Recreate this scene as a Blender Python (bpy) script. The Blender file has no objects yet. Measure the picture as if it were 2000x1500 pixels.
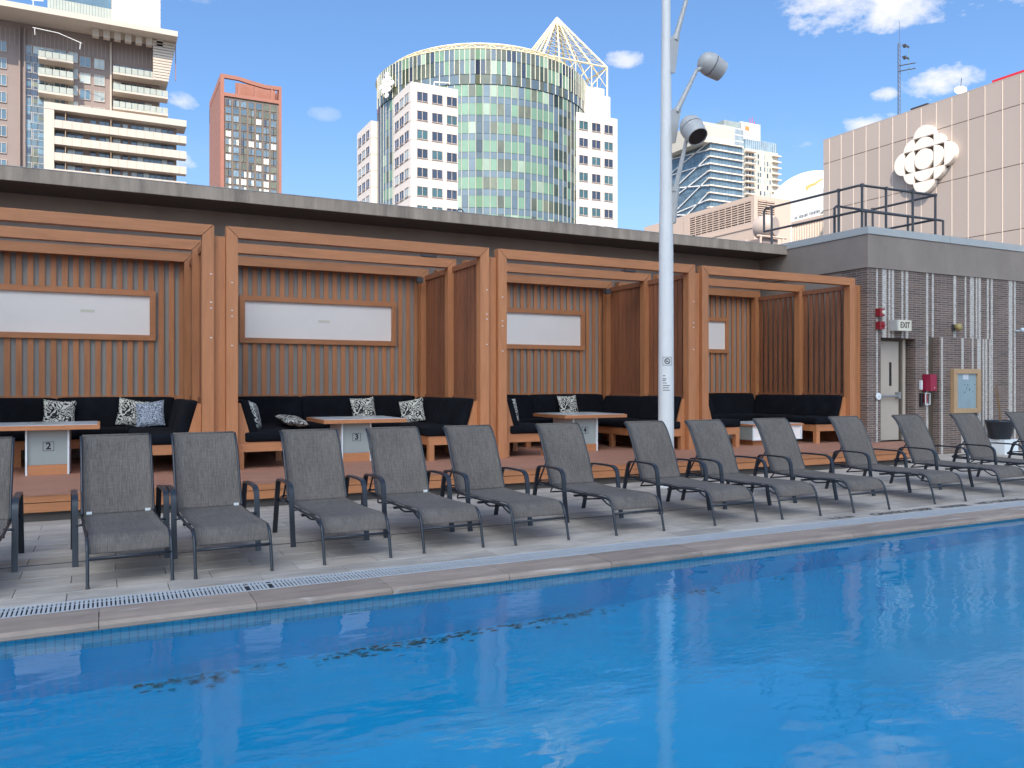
import bpy, bmesh, math, random
from mathutils import Vector, Matrix
R = math.radians
rnd = random.Random(7)
S = bpy.context.scene
COL = S.collection

# ------------------------------------------------------------------ camera
cam_d = bpy.data.cameras.new('camera')
cam = bpy.data.objects.new('camera', cam_d)
COL.objects.link(cam)
cam_d.sensor_width = 36.0
cam_d.lens = 36.0 * 1590 / 2000
cam_d.clip_start = 0.05
cam_d.clip_end = 6000
cam.location = (0, 0, 1.5)
cam.rotation_euler = (R(90), 0, -math.atan(800 / 1590))
S.camera = cam

# ------------------------------------------------------------------ light
SUN_AZ = math.atan2(-1.0, -1.67)          # towards the sun, measured from +Y to +X
SUN_EL = R(46)
SUN_STRENGTH = 3.2
SKY_STRENGTH = 0.15
EXPOSURE = 1.0
S.view_settings.view_transform = 'Standard'
S.view_settings.look = 'None'
S.view_settings.gamma = 1
S.view_settings.use_curve_mapping = False
S.view_settings.exposure = EXPOSURE

world = bpy.data.worlds.new('World')
S.world = world
world.use_nodes = True
wt = world.node_tree
wt.nodes.clear()


def N(t, kind, **kw):
    n = t.nodes.new(kind)
    for k, v in kw.items():
        if k in n.inputs:
            n.inputs[k].default_value = v
        else:
            setattr(n, k, v)
    return n


def L(t, a, b):
    t.links.new(a, b)


def M(t, op, a, b=None, c=None, clamp=False):
    n = t.nodes.new('ShaderNodeMath')
    n.operation = op
    n.use_clamp = clamp
    for i, v in enumerate((a, b, c)):
        if v is None:
            continue
        if isinstance(v, (int, float)):
            n.inputs[i].default_value = v
        else:
            t.links.new(v, n.inputs[i])
    return n.outputs[0]


def build_world():
    t = wt
    out = N(t, 'ShaderNodeOutputWorld')
    bg = N(t, 'ShaderNodeBackground')
    bg.inputs['Strength'].default_value = SKY_STRENGTH
    L(t, bg.outputs[0], out.inputs[0])
    sky = N(t, 'ShaderNodeTexSky')
    sky.sky_type = 'NISHITA'
    sky.sun_disc = False
    sky.sun_elevation = SUN_EL
    sky.sun_rotation = SUN_AZ
    sky.altitude = 300
    sky.air_density = 0.85
    sky.dust_density = 5.0
    sky.ozone_density = 8.0
    tc = N(t, 'ShaderNodeTexCoord')
    sep = N(t, 'ShaderNodeSeparateXYZ')
    L(t, tc.outputs['Generated'], sep.inputs[0])
    az = M(t, 'MULTIPLY', M(t, 'ARCTAN2', sep.outputs[0], sep.outputs[1]), 57.2958)
    el = M(t, 'MULTIPLY', M(t, 'ARCSINE', sep.outputs[2]), 57.2958)
    # wispy noise for the cloud edges
    mp = N(t, 'ShaderNodeMapping')
    mp.inputs['Scale'].default_value = (1, 1, 1.7)
    L(t, tc.outputs['Generated'], mp.inputs[0])
    nz = N(t, 'ShaderNodeTexNoise', Scale=9.0, Detail=7.0, Roughness=0.58)
    nz.inputs['Distortion'].default_value = 0.35
    L(t, mp.outputs[0], nz.inputs['Vector'])
    nv = M(t, 'SUBTRACT', nz.outputs['Fac'], 0.5)
    nz2 = N(t, 'ShaderNodeTexNoise', Scale=38.0, Detail=5.0, Roughness=0.6)
    L(t, mp.outputs[0], nz2.inputs['Vector'])
    nv2 = M(t, 'SUBTRACT', nz2.outputs['Fac'], 0.5)
    # azimuth (deg from +Y to +X), elevation, half width, half height, density
    clouds = [(56.5, 25.0, 11.5, 3.3, 1.0), (49.5, 23.6, 4.2, 1.5, .9), (54.6, 18.2, 2.6, 1.0, 1.0),
              (51.2, 17.9, 1.0, .55, .9), (34.7, 21.6, 1.7, .6, .8), (5.3, 24.2, 2.4, 1.1, .45),
              (4.5, 18.0, 1.5, .6, .7), (4.2, 14.2, 2.0, .6, .8), (50.6, 16.4, 2.0, .7, .85),
              (46.2, 15.6, 1.2, .5, .6), (43.7, 14.8, 1.3, .45, .6), (13.6, 17.9, 1.2, .5, .25), (61.5, 25.6, 6.5, 2.4, 1.0), (-1.0, 19.5, 3, 1.5, .5),
              (17.5, 26, 3.0, 1.2, .25), (96, 16, 14, 3, .9), (-60, 15, 15, 2.5, .9), (180, 30, 22, 4, .9),
              (62, 38, 12, 5, .8), (20, 44, 14, 4, .7), (-20, 33, 9, 3, .8), (120, 40, 16, 6, .9), (-110, 28, 16, 5, .9)]
    tot = None
    for a0, e0, wa, we, dn in clouds:
        da = M(t, 'DIVIDE', M(t, 'SUBTRACT', az, a0), wa)
        de = M(t, 'DIVIDE', M(t, 'SUBTRACT', el, e0), we)
        d = M(t, 'ADD', M(t, 'MULTIPLY', da, da), M(t, 'MULTIPLY', de, de))
        d = M(t, 'SUBTRACT', 1.15 if (wa > 6 and e0 > 24) else 0.62, d)
        d = M(t, 'ADD', d, M(t, 'MULTIPLY', nv, 4.6))
        d = M(t, 'ADD', d, M(t, 'MULTIPLY', nv2, 2.4))
        d = M(t, 'DIVIDE', d, 1.7, clamp=True)
        d = M(t, 'MULTIPLY', M(t, 'MULTIPLY', d, M(t, 'SUBTRACT', 2.0, d)), dn)
        tot = d if tot is None else M(t, 'MAXIMUM', tot, d)
    # soft haze veil everywhere
    nz3 = N(t, 'ShaderNodeTexNoise', Scale=3.0, Detail=6.0, Roughness=0.6)
    L(t, mp.outputs[0], nz3.inputs['Vector'])
    veil = M(t, 'MULTIPLY', M(t, 'SUBTRACT', nz3.outputs['Fac'], 0.56, clamp=True), .45)
    tot = M(t, 'MAXIMUM', tot, veil)
    # pale haze towards the horizon, all the way round
    hz = M(t, 'DIVIDE', M(t, 'SUBTRACT', 21.0, el), 21.0, clamp=True)
    hz = M(t, 'MULTIPLY', M(t, 'MULTIPLY', hz, hz), .42)
    tot = M(t, 'ADD', tot, M(t, 'MULTIPLY', hz, M(t, 'SUBTRACT', 1.0, tot)))
    tint = N(t, 'ShaderNodeMix', data_type='RGBA', blend_type='MULTIPLY')
    tint.inputs[0].default_value = 1.0
    L(t, sky.outputs[0], tint.inputs[6])
    tint.inputs[7].default_value = (.91, 1.02, .99, 1)
    mix = N(t, 'ShaderNodeMix', data_type='RGBA')
    L(t, tot, mix.inputs[0])
    L(t, tint.outputs[2], mix.inputs[6])
    mix.inputs[7].default_value = (3.7, 3.65, 3.75, 1)
    L(t, mix.outputs[2], bg.inputs['Color'])


build_world()

sun_d = bpy.data.lights.new('sun', 'SUN')
sun_d.energy = SUN_STRENGTH
sun_d.angle = R(0.5)
sun_d.color = (1.0, 0.86, 0.70)
sun = bpy.data.objects.new('sun', sun_d)
COL.objects.link(sun)
to_sun = Vector((math.sin(SUN_AZ) * math.cos(SUN_EL), math.cos(SUN_AZ) * math.cos(SUN_EL), math.sin(SUN_EL)))
sun.rotation_euler = to_sun.to_track_quat('Z', 'Y').to_euler()
sun.location = (0, -20, 40)

S.render.engine = 'CYCLES'
S.cycles.caustics_refractive = True
S.cycles.max_bounces = 10
S.cycles.transmission_bounces = 8
S.cycles.diffuse_bounces = 4
S.cycles.use_denoising = True

# ------------------------------------------------------------------ materials
MATS = {}


def base_mat(name):
    m = bpy.data.materials.new(name)
    m.use_nodes = True
    t = m.node_tree
    b = t.nodes['Principled BSDF']
    MATS[name] = m
    return m, t, b


def pos_vec(t, scale=(1, 1, 1), coord='pos'):
    if coord == 'pos':
        src = N(t, 'ShaderNodeNewGeometry').outputs['Position']
    else:
        src = N(t, 'ShaderNodeTexCoord').outputs['Object']
    mp = N(t, 'ShaderNodeMapping')
    mp.inputs['Scale'].default_value = scale
    L(t, src, mp.inputs[0])
    return mp.outputs[0]


def pm(name, col, rough=.6, var=.12, scale=4, stretch=(1, 1, 1), bump=0, bscale=60, bstretch=None, metal=0,
       col2=None, c2=(.55, .7), rand=0.0, spec=.5, coord='pos', detail=5):
    m, t, b = base_mat(name)
    b.inputs['Roughness'].default_value = rough
    b.inputs['Metallic'].default_value = metal
    b.inputs['Specular IOR Level'].default_value = spec
    nz = N(t, 'ShaderNodeTexNoise', Scale=scale, Detail=float(detail), Roughness=.6)
    L(t, pos_vec(t, stretch, coord), nz.inputs['Vector'])
    f = M(t, 'ADD', M(t, 'MULTIPLY', M(t, 'SUBTRACT', nz.outputs['Fac'], .5), var * 4), 1.0)
    if rand:
        oi = N(t, 'ShaderNodeObjectInfo')
        f = M(t, 'MULTIPLY', f, M(t, 'ADD', M(t, 'MULTIPLY', M(t, 'SUBTRACT', oi.outputs['Random'], .5), rand * 2), 1))
    cc = N(t, 'ShaderNodeMix', data_type='RGBA')
    cc.inputs[6].default_value = (*col, 1)
    cc.inputs[7].default_value = (*(col2 or col), 1)
    if col2:
        n2 = N(t, 'ShaderNodeTexNoise', Scale=scale * .6, Detail=6.0, Roughness=.65)
        L(t, pos_vec(t, stretch, coord), n2.inputs['Vector'])
        mr = N(t, 'ShaderNodeMapRange')
        mr.inputs['From Min'].default_value = c2[0]
        mr.inputs['From Max'].default_value = c2[1]
        L(t, n2.outputs['Fac'], mr.inputs['Value'])
        L(t, mr.outputs[0], cc.inputs[0])
    else:
        cc.inputs[0].default_value = 0
    sc = N(t, 'ShaderNodeVectorMath', operation='SCALE')
    L(t, cc.outputs[2], sc.inputs[0])
    L(t, f, sc.inputs['Scale'])
    L(t, sc.outputs[0], b.inputs['Base Color'])
    if bump:
        nb = N(t, 'ShaderNodeTexNoise', Scale=bscale, Detail=4.0)
        L(t, pos_vec(t, bstretch or stretch, coord), nb.inputs['Vector'])
        bp = N(t, 'ShaderNodeBump', Strength=bump, Distance=.01)
        L(t, nb.outputs['Fac'], bp.inputs['Height'])
        L(t, bp.outputs[0], b.inputs['Normal'])
    return m


ORANGE = (.50, .192, .074)
pm('stained_wood', ORANGE, .55, .10, 3, (6, 6, .6), .35, 60, (8, 8, .5), rand=.10, col2=(.41, .152, .056), c2=(.48, .75))
pm('stained_wood_h', ORANGE, .55, .10, 3, (.6, 6, 6), .35, 60, (.5, 8, 8), rand=.08, col2=(.41, .152, .056), c2=(.48, .75))
pm('shaded_wood', (.30, .105, .045), .6, .12, 3, (6, 6, .6), .35, 60, (8, 8, .5), rand=.12, col2=(.23, .085, .04), c2=(.45, .7))  # same wood, darker: shade on the side screens put into the colour
pm('deck_wood', (.42, .18, .108), .55, .12, 3, (.5, 7, 7), .4, 60, (.5, 10, 10), col2=(.31, .17, .12), c2=(.45, .75))
pm('grey_stucco', (.255, .20, .165), .9, .10, 1.6, (1, 1, .7), .4, 90, col2=(.30, .24, .195), c2=(.4, .7))
pm('slat_backing', (.31, .27, .235), .8, .08, 2, (1, 1, .5), .3, 90)
pm('concrete_fascia', (.36, .28, .215), .9, .24, 2.4, (3.0, 3.0, .35), .4, 60, col2=(.21, .165, .13), c2=(.5, .72))
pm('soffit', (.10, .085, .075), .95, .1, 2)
pm('metal_cap', (.42, .41, .385), .45, .06, 2, bump=.05)
pm('pole_white', (.74, .69, .64), .4, .06, 2, (2, 2, .5))
pm('lamp_grey', (.46, .43, .40), .4, .05, 4)
pm('lamp_dark', (.03, .015, .012), .3, .05, 4)
pm('rail_dark', (.055, .055, .06), .4, .1, 8)
pm('chair_frame', (.020, .023, .030), .30, .15, 14, rand=.05, spec=.5)
pm('black_fabric', (.005, .005, .007), .95, .3, 5, bump=.5, bscale=18, spec=.15, col2=(.008, .009, .013), c2=(.45, .7))
pm('coping', (.34, .245, .185), .65, .16, 3, (.9, 3.5, 3), .3, 60, rand=.12, col2=(.245, .182, .14), c2=(.42, .66))
pm('paver', (.455, .375, .305), .75, .20, 2.6, (.8, 2.6, 2), .35, 60, rand=.12, col2=(.33, .272, .225), c2=(.42, .68))
_m = MATS['coping']
_t = _m.node_tree
_b = _t.nodes['Principled BSDF']
_src = _b.inputs['Base Color'].links[0].from_socket
_n = N(_t, 'ShaderNodeTexNoise', Scale=1.6, Detail=5.0, Roughness=.55)
_n.inputs['Distortion'].default_value = .8
L(_t, pos_vec(_t, (.8, 5.5, 1)), _n.inputs['Vector'])
_f = M(_t, 'DIVIDE', M(_t, 'SUBTRACT', _n.outputs['Fac'], .615), .05, clamp=True)
_x = N(_t, 'ShaderNodeMix', data_type='RGBA')
L(_t, M(_t, 'MULTIPLY', _f, .6), _x.inputs[0])
L(_t, _src, _x.inputs[6])
_x.inputs[7].default_value = (.52, .47, .42, 1)
L(_t, _x.outputs[2], _b.inputs['Base Color'])
_m = MATS['paver']
_t = _m.node_tree
_b = _t.nodes['Principled BSDF']
_src = _b.inputs['Base Color'].links[0].from_socket
_n = N(_t, 'ShaderNodeTexNoise', Scale=2.2, Detail=6.0, Roughness=.7)
L(_t, pos_vec(_t, (.55, 1.8, 1)), _n.inputs['Vector'])
_sp = N(_t, 'ShaderNodeSeparateXYZ')
L(_t, N(_t, 'ShaderNodeNewGeometry').outputs['Position'], _sp.inputs[0])
_w = M(_t, 'DIVIDE', M(_t, 'SUBTRACT', 4.5, _sp.outputs[0]), 6.0, clamp=True)
_f = M(_t, 'MULTIPLY', M(_t, 'DIVIDE', M(_t, 'SUBTRACT', _n.outputs['Fac'], .55), .16, clamp=True), _w)
_x = N(_t, 'ShaderNodeMix', data_type='RGBA')
L(_t, M(_t, 'MULTIPLY', _f, .75), _x.inputs[0])
L(_t, _src, _x.inputs[6])
_x.inputs[7].default_value = (.30, .16, .055, 1)
L(_t, _x.outputs[2], _b.inputs['Base Color'])
pm('joint', (.07, .065, .06), .95, .1, 4)
pm('grate', (.47, .46, .45), .45, .08, 9)
pm('pit', (.012, .014, .02), .9)
pm('white_trim', (.74, .74, .72), .45, .05, 4)
pm('table_top', (.62, .62, .62), .22, .05, 4)
pm('frosted', (.33, .34, .31), .3, .05, 4)
pm('screen', (.88, .77, .70), .35, .03, 1.5)
pm('cream', (.70, .62, .48), .6, .03, 4)
pm('ink', (.012, .012, .014), .6, 0)
pm('ink_soft', (.07, .065, .06), .8, .25, 60)
pm('brown_ink', (.28, .22, .12), .8, 0)
pm('door_paint', (.47, .38, .30), .5, .04, 3)
pm('door_dark', (.09, .065, .045), .5, .05, 3)
pm('steel', (.35, .35, .35), .35, .05, 5, metal=.6)
pm('glass_dark', (.012, .012, .014), .1, 0)
pm('alarm_red', (.26, .012, .018), .35, .1, 8)
pm('red_box', (.32, .012, .045), .35, .05, 8)
pm('brass', (.35, .25, .09), .35, .1, 10)
pm('oak_frame', (.46, .28, .145), .5, .1, 6, (4, 4, 1))
pm('notice_glass', (.26, .34, .36), .12, .08, 3)
pm('paper', (.55, .55, .56), .7, .05, 9)
pm('marble_chip', (.50, .44, .385), .8, .6, 30, bump=.8, bscale=60)
pm('planter_black', (.018, .022, .03), .3, .3, 6)
pm('stone_tan', (.42, .34, .24), .8, .1, 8)
pm('twig', (.20, .11, .05), .8, .2, 8)
pm('camera_white', (.55, .6, .62), .4)
# far buildings
pm('panel_tan', (.40, .33, .29), .6, .03, .12, rand=.04)
pm('panel_joint', (.10, .07, .055), .8, 0)
pm('panel_bright', (.78, .66, .55), .6, .02, .2)
pm('logo_gold', (.82, .73, .64), .30, .02, .5, spec=.8)
pm('logo_back', (.10, .06, .04), .7)
pm('tower_white', (.66, .60, .56), .7, .02, .2)
pm('tower_groove', (.50, .40, .34), .7, .02, .2)
pm('steel_cream', (.78, .66, .42), .6, .03, .4)
pm('mullion', (.62, .60, .50), .5, .02)
pm('brown_brick', (.33, .14, .10), .8, .08, .5)
pm('brown_grey', (.17, .135, .11), .7, .1, .5)
pm('concrete_pale', (.52, .45, .385), .8, .04, .3)
pm('concrete_brown', (.33, .24, .16), .8, .05, .3)  # browner concrete tone for joints, dividers and the terrace slab
pm('apt_brown', (.24, .19, .175), .8, .06, .3)
pm('rail_glass', (.36, .38, .33), .2, .1, 1)
pm('resid_pale', (.50, .47, .40), .7, .05, .3)
pm('dome_white', (.85, .84, .82), .6, .02, .3)
pm('dome_orange', (.62, .24, .07), .6)
pm('red_paint', (.62, .02, .035), .5)
pm('dark_metal', (.05, .045, .045), .6)
pm('louvre_tan', (.56, .43, .35), .6, .02, .5)
pm('louvre_dark', (.05, .035, .028), .8)
pm('city_ground', (.16, .155, .15), .9, .1, .02)
pm('tower_dark', (.12, .12, .13), .5, .05, .1)
pm('pool_plaster', (.0, .375, .66), .8, .06, .9, col2=(0, .43, .72), c2=(.4, .7))
pm('debris', (.006, .12, .14), .9, .3, 20)


def window_glass(name, tint, rough=.06, spec=1.0, var=.3, rand=.25, metal=0):
    m = pm(name, tint, rough, var, .35, rand=rand, spec=spec, metal=metal)
    return m


window_glass('win_teal', (.045, .10, .11), var=.35)
window_glass('win_navy', (.030, .040, .065))
window_glass('win_blue', (.07, .13, .18), var=.4)
window_glass('win_pale_blue', (.15, .23, .29), var=.4)
window_glass('win_lite', (.34, .38, .36), var=.3)
window_glass('win_white', (.72, .72, .66), .3, .5, .1, .1)
window_glass('pane_green', (.15, .255, .17), .08, .9, .12, .12)
window_glass('pane_pale', (.28, .36, .27), .08, .9, .12, .15)
window_glass('pane_slate', (.10, .14, .17), .08, .9, .15, .2)
window_glass('pane_dark', (.045, .06, .035), .08, .9, .4, .3)
window_glass('pane_olive', (.12, .13, .085), .08, .9, .3, .3)

# sling fabric: woven threads
m, t, b = base_mat('sling')
b.inputs['Roughness'].default_value = .8
b.inputs['Specular IOR Level'].default_value = .25
na = N(t, 'ShaderNodeTexNoise', Scale=1.0, Detail=3.0, Roughness=.7)
L(t, pos_vec(t, (230, 10, 10), 'obj'), na.inputs['Vector'])
nb_ = N(t, 'ShaderNodeTexNoise', Scale=1.0, Detail=3.0, Roughness=.7)
L(t, pos_vec(t, (9, 170, 170), 'obj'), nb_.inputs['Vector'])
nc_ = N(t, 'ShaderNodeTexNoise', Scale=2.5, Detail=3.0)
L(t, pos_vec(t, (1, 1, 1)), nc_.inputs['Vector'])
s_ = M(t, 'ADD', M(t, 'MULTIPLY', M(t, 'SUBTRACT', na.outputs['Fac'], .5), 1.9), M(t, 'MULTIPLY', M(t, 'SUBTRACT', nb_.outputs['Fac'], .5), .9))
s_ = M(t, 'ADD', M(t, 'ADD', s_, M(t, 'MULTIPLY', M(t, 'SUBTRACT', nc_.outputs['Fac'], .5), .5)), 1.0)
sc = N(t, 'ShaderNodeVectorMath', operation='SCALE')
sc.inputs[0].default_value = (.136, .112, .095)
L(t, s_, sc.inputs['Scale'])
L(t, sc.outputs[0], b.inputs['Base Color'])
bp = N(t, 'ShaderNodeBump', Strength=.35, Distance=.002)
L(t, s_, bp.inputs['Height'])
L(t, bp.outputs[0], b.inputs['Normal'])

# patterned pillows
for nm, sc_, c1, c2, dist in (('swirl_cloth', 17, (.012, .012, .014), (.62, .57, .48), 2.6), ('fine_cloth', 46, (.05, .06, .08), (.52, .54, .60), 2.0)):
    m, t, b = base_mat(nm)
    b.inputs['Roughness'].default_value = .9
    nn = N(t, 'ShaderNodeTexNoise', Scale=sc_ * .55, Detail=.5)
    nn.inputs['Distortion'].default_value = dist * .5
    L(t, pos_vec(t, (1, 1, 1), 'obj'), nn.inputs['Vector'])
    w = M(t, 'SINE', M(t, 'MULTIPLY', nn.outputs['Fac'], 34.0))
    w = M(t, 'ADD', M(t, 'MULTIPLY', w, 3.0), .45, clamp=True)
    mx = N(t, 'ShaderNodeMix', data_type='RGBA')
    mx.inputs[6].default_value = (*c1, 1)
    mx.inputs[7].default_value = (*c2, 1)
    L(t, w, mx.inputs[0])
    L(t, mx.outputs[2], b.inputs['Base Color'])

# thin brick courses
m, t, b = base_mat('roman_brick')
b.inputs['Roughness'].default_value = .8
g = N(t, 'ShaderNodeNewGeometry')
sp = N(t, 'ShaderNodeSeparateXYZ')
L(t, g.outputs['Position'], sp.inputs[0])
cb = N(t, 'ShaderNodeCombineXYZ')
L(t, M(t, 'ADD', sp.outputs[0], sp.outputs[1]), cb.inputs[0])
L(t, sp.outputs[2], cb.inputs[1])
br = N(t, 'ShaderNodeTexBrick')
br.inputs['Scale'].default_value = 1.0
br.inputs['Brick Width'].default_value = .27
br.inputs['Row Height'].default_value = .047
br.inputs['Mortar Size'].default_value = .006
br.inputs['Mortar Smooth'].default_value = .3
br.inputs['Color1'].default_value = (.18, .112, .088, 1)
br.inputs['Color2'].default_value = (.098, .066, .055, 1)
br.inputs['Mortar'].default_value = (.34, .28, .23, 1)
L(t, cb.outputs[0], br.inputs['Vector'])
nn = N(t, 'ShaderNodeTexNoise', Scale=1.2, Detail=6.0)
L(t, pos_vec(t), nn.inputs['Vector'])
sc = N(t, 'ShaderNodeVectorMath', operation='SCALE')
L(t, br.outputs['Color'], sc.inputs[0])
L(t, M(t, 'ADD', M(t, 'MULTIPLY', nn.outputs['Fac'], .9), .55), sc.inputs['Scale'])
L(t, sc.outputs[0], b.inputs['Base Color'])
bp = N(t, 'ShaderNodeBump', Strength=.6, Distance=.01)
L(t, br.outputs['Fac'], bp.inputs['Height'])
bp.invert = True
L(t, bp.outputs[0], b.inputs['Normal'])

# mosaic waterline band
m, t, b = base_mat('mosaic_tile')
b.inputs['Roughness'].default_value = .35
g = N(t, 'ShaderNodeNewGeometry')
sp = N(t, 'ShaderNodeSeparateXYZ')
L(t, g.outputs['Position'], sp.inputs[0])
cb = N(t, 'ShaderNodeCombineXYZ')
L(t, M(t, 'ADD', sp.outputs[0], sp.outputs[1]), cb.inputs[0])
L(t, sp.outputs[2], cb.inputs[1])
br = N(t, 'ShaderNodeTexBrick')
br.offset = 0
br.inputs['Scale'].default_value = 1.0
br.inputs['Brick Width'].default_value = .052
br.inputs['Row Height'].default_value = .052
br.inputs['Mortar Size'].default_value = .004
br.inputs['Color1'].default_value = (.10, .46, .60, 1)
br.inputs['Color2'].default_value = (.08, .40, .54, 1)
br.inputs['Mortar'].default_value = (.07, .28, .40, 1)
L(t, cb.outputs[0], br.inputs['Vector'])
L(t, br.outputs['Color'], b.inputs['Base Color'])

# rippled water surface
m, t, b = base_mat('water')
t.nodes.remove(b)
gl = N(t, 'ShaderNodeBsdfGlass', Roughness=0.0, IOR=1.333)
gl.inputs['Color'].default_value = (.97, 1, 1, 1)
L(t, gl.outputs[0], t.nodes['Material Output'].inputs[0])
n1 = N(t, 'ShaderNodeTexNoise', Scale=2.2, Detail=2.0, Roughness=.5)
L(t, pos_vec(t, (1.2, 2.0, 1)), n1.inputs['Vector'])
n2 = N(t, 'ShaderNodeTexNoise', Scale=13.0, Detail=3.0, Roughness=.55)
n2.inputs['Distortion'].default_value = .6
L(t, pos_vec(t, (1.0, 2.4, 1)), n2.inputs['Vector'])
n3 = N(t, 'ShaderNodeTexNoise', Scale=.45, Detail=2.0)
L(t, pos_vec(t, (1, 1.4, 1)), n3.inputs['Vector'])
mr = N(t, 'ShaderNodeMapRange')
mr.inputs['From Min'].default_value = .42
mr.inputs['From Max'].default_value = .62
mr.inputs['To Min'].default_value = .10
mr.inputs['To Max'].default_value = 1.0
L(t, n3.outputs['Fac'], mr.inputs['Value'])
hh = M(t, 'ADD', M(t, 'MULTIPLY', n1.outputs['Fac'], .0040), M(t, 'MULTIPLY', M(t, 'MULTIPLY', n2.outputs['Fac'], mr.outputs[0]), .0010))
bp = N(t, 'ShaderNodeBump', Strength=1.0, Distance=1.0)
L(t, hh, bp.inputs['Height'])
L(t, bp.outputs[0], gl.inputs['Normal'])

# ------------------------------------------------------------------ mesh helpers
WORLD_LOC = {}


class MB:
    def __init__(s):
        s.v = []
        s.f = []
        s.m = []
        s.cur = 0

    def quad(s, *p):
        i = len(s.v)
        s.v += [tuple(q) for q in p]
        s.f.append(tuple(range(i, i + len(p))))
        s.m.append(s.cur)
        return s

    def box(s, x0, x1, y0, y1, z0, z1):
        if x0 > x1: x0, x1 = x1, x0
        if y0 > y1: y0, y1 = y1, y0
        if z0 > z1: z0, z1 = z1, z0
        i = len(s.v)
        s.v += [(x0, y0, z0), (x1, y0, z0), (x1, y1, z0), (x0, y1, z0), (x0, y0, z1), (x1, y0, z1), (x1, y1, z1), (x0, y1, z1)]
        for q in ((0, 3, 2, 1), (4, 5, 6, 7), (0, 1, 5, 4), (1, 2, 6, 5), (2, 3, 7, 6), (3, 0, 4, 7)):
            s.f.append(tuple(i + k for k in q))
            s.m.append(s.cur)
        return s

    def prism(s, poly, axis, a, b):
        """poly = list of 2D points, extruded along axis from a to b"""
        n = len(poly)
        i = len(s.v)

        def mk(p, q):
            return {'x': (q, p[0], p[1]), 'y': (p[0], q, p[1]), 'z': (p[0], p[1], q)}[axis]
        s.v += [mk(p, a) for p in poly] + [mk(p, b) for p in poly]
        s.f.append(tuple(i + k for k in reversed(range(n))))
        s.f.append(tuple(i + n + k for k in range(n)))
        s.m += [s.cur] * 2
        for k in range(n):
            s.f.append((i + k, i + (k + 1) % n, i + n + (k + 1) % n, i + n + k))
            s.m.append(s.cur)
        return s

    def tube(s, path, r, n=10, sx=1.0, caps=True):
        """round tube along path; r number or list"""
        P = [Vector(p) for p in path]
        i0 = len(s.v)
        up = None
        for k, p in enumerate(P):
            d = (P[min(k + 1, len(P) - 1)] - P[max(k - 1, 0)]).normalized()
            if up is None:
                up = Vector((0, 0, 1)) if abs(d.z) < .9 else Vector((1, 0, 0))
            a = d.cross(up)
            if a.length < 1e-4:
                a = d.cross(Vector((0, 1, 0)))
            a.normalize()
            bb = a.cross(d).normalized()
            up = bb
            rr = r[k] if isinstance(r, (list, tuple)) else r
            for j in range(n):
                an = 2 * math.pi * j / n
                s.v.append(tuple(p + a * (math.cos(an) * rr * sx) + bb * (math.sin(an) * rr)))
        for k in range(len(P) - 1):
            for j in range(n):
                a0 = i0 + k * n + j
                a1 = i0 + k * n + (j + 1) % n
                s.f.append((a0, a1, a1 + n, a0 + n))
                s.m.append(s.cur)
        if caps:
            s.f.append(tuple(i0 + j for j in reversed(range(n))))
            s.f.append(tuple(i0 + (len(P) - 1) * n + j for j in range(n)))
            s.m += [s.cur] * 2
        return s

    def strap(s, path, w, th):
        """flat bar with width w along x, thickness th, following a path in the y-z plane (path = (x,y,z))"""
        P = [Vector(p) for p in path]
        i0 = len(s.v)
        X = Vector((1, 0, 0))
        for k, p in enumerate(P):
            d = (P[min(k + 1, len(P) - 1)] - P[max(k - 1, 0)]).normalized()
            nn = d.cross(X).normalized()
            for a, b_ in ((-1, -1), (1, -1), (1, 1), (-1, 1)):
                s.v.append(tuple(p + X * (a * w / 2) + nn * (b_ * th / 2)))
        for k in range(len(P) - 1):
            for j in range(4):
                a0 = i0 + k * 4 + j
                a1 = i0 + k * 4 + (j + 1) % 4
                s.f.append((a0, a0 + 4, a1 + 4, a1))
                s.m.append(s.cur)
        s.f.append((i0, i0 + 1, i0 + 2, i0 + 3))
        e = i0 + (len(P) - 1) * 4
        s.f.append((e + 3, e + 2, e + 1, e))
        s.m += [s.cur] * 2
        return s

    def lathe(s, c, prof, n=24, axis=None):
        """prof = [(r, h)], around axis (Vector) through c"""
        ax = Vector(axis or (0, 0, 1)).normalized()
        a = ax.orthogonal().normalized()
        bb = ax.cross(a)
        c = Vector(c)
        i0 = len(s.v)
        for r, h in prof:
            for j in range(n):
                an = 2 * math.pi * j / n
                s.v.append(tuple(c + ax * h + a * (r * math.cos(an)) + bb * (r * math.sin(an))))
        for k in range(len(prof) - 1):
            for j in range(n):
                a0 = i0 + k * n + j
                a1 = i0 + k * n + (j + 1) % n
                s.f.append((a0, a1, a1 + n, a0 + n))
                s.m.append(s.cur)
        return s

    def mesh(s, name, mats, off=(0, 0, 0), smooth=False):
        me = bpy.data.meshes.new(name)
        me.from_pydata([(v[0] - off[0], v[1] - off[1], v[2] - off[2]) for v in s.v], [], s.f)
        for mm in (mats if isinstance(mats, (list, tuple)) else [mats]):
            me.materials.append(MATS[mm])
        me.polygons.foreach_set('material_index', s.m)
        if smooth:
            me.polygons.foreach_set('use_smooth', [True] * len(me.polygons))
        me.update()
        if smooth == 'auto':
            me.set_sharp_from_angle(angle=R(40))
        return me

    def build(s, name, mats, parent=None, smooth=False, label=None, kind=None, origin=None):
        """vertices are world coordinates; the object's origin sits at its parent's (or at 'origin')"""
        off = Vector(origin) if origin is not None else (WORLD_LOC[parent] if parent is not None else Vector((0, 0, 0)))
        o = bpy.data.objects.new(name, s.mesh(name, mats, off, smooth))
        COL.objects.link(o)
        if parent is not None:
            o.parent = parent
            o.location = off - WORLD_LOC[parent]
        else:
            o.location = off
        WORLD_LOC[o] = off
        if label: o['label'] = label
        if kind: o['kind'] = kind
        return o


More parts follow.
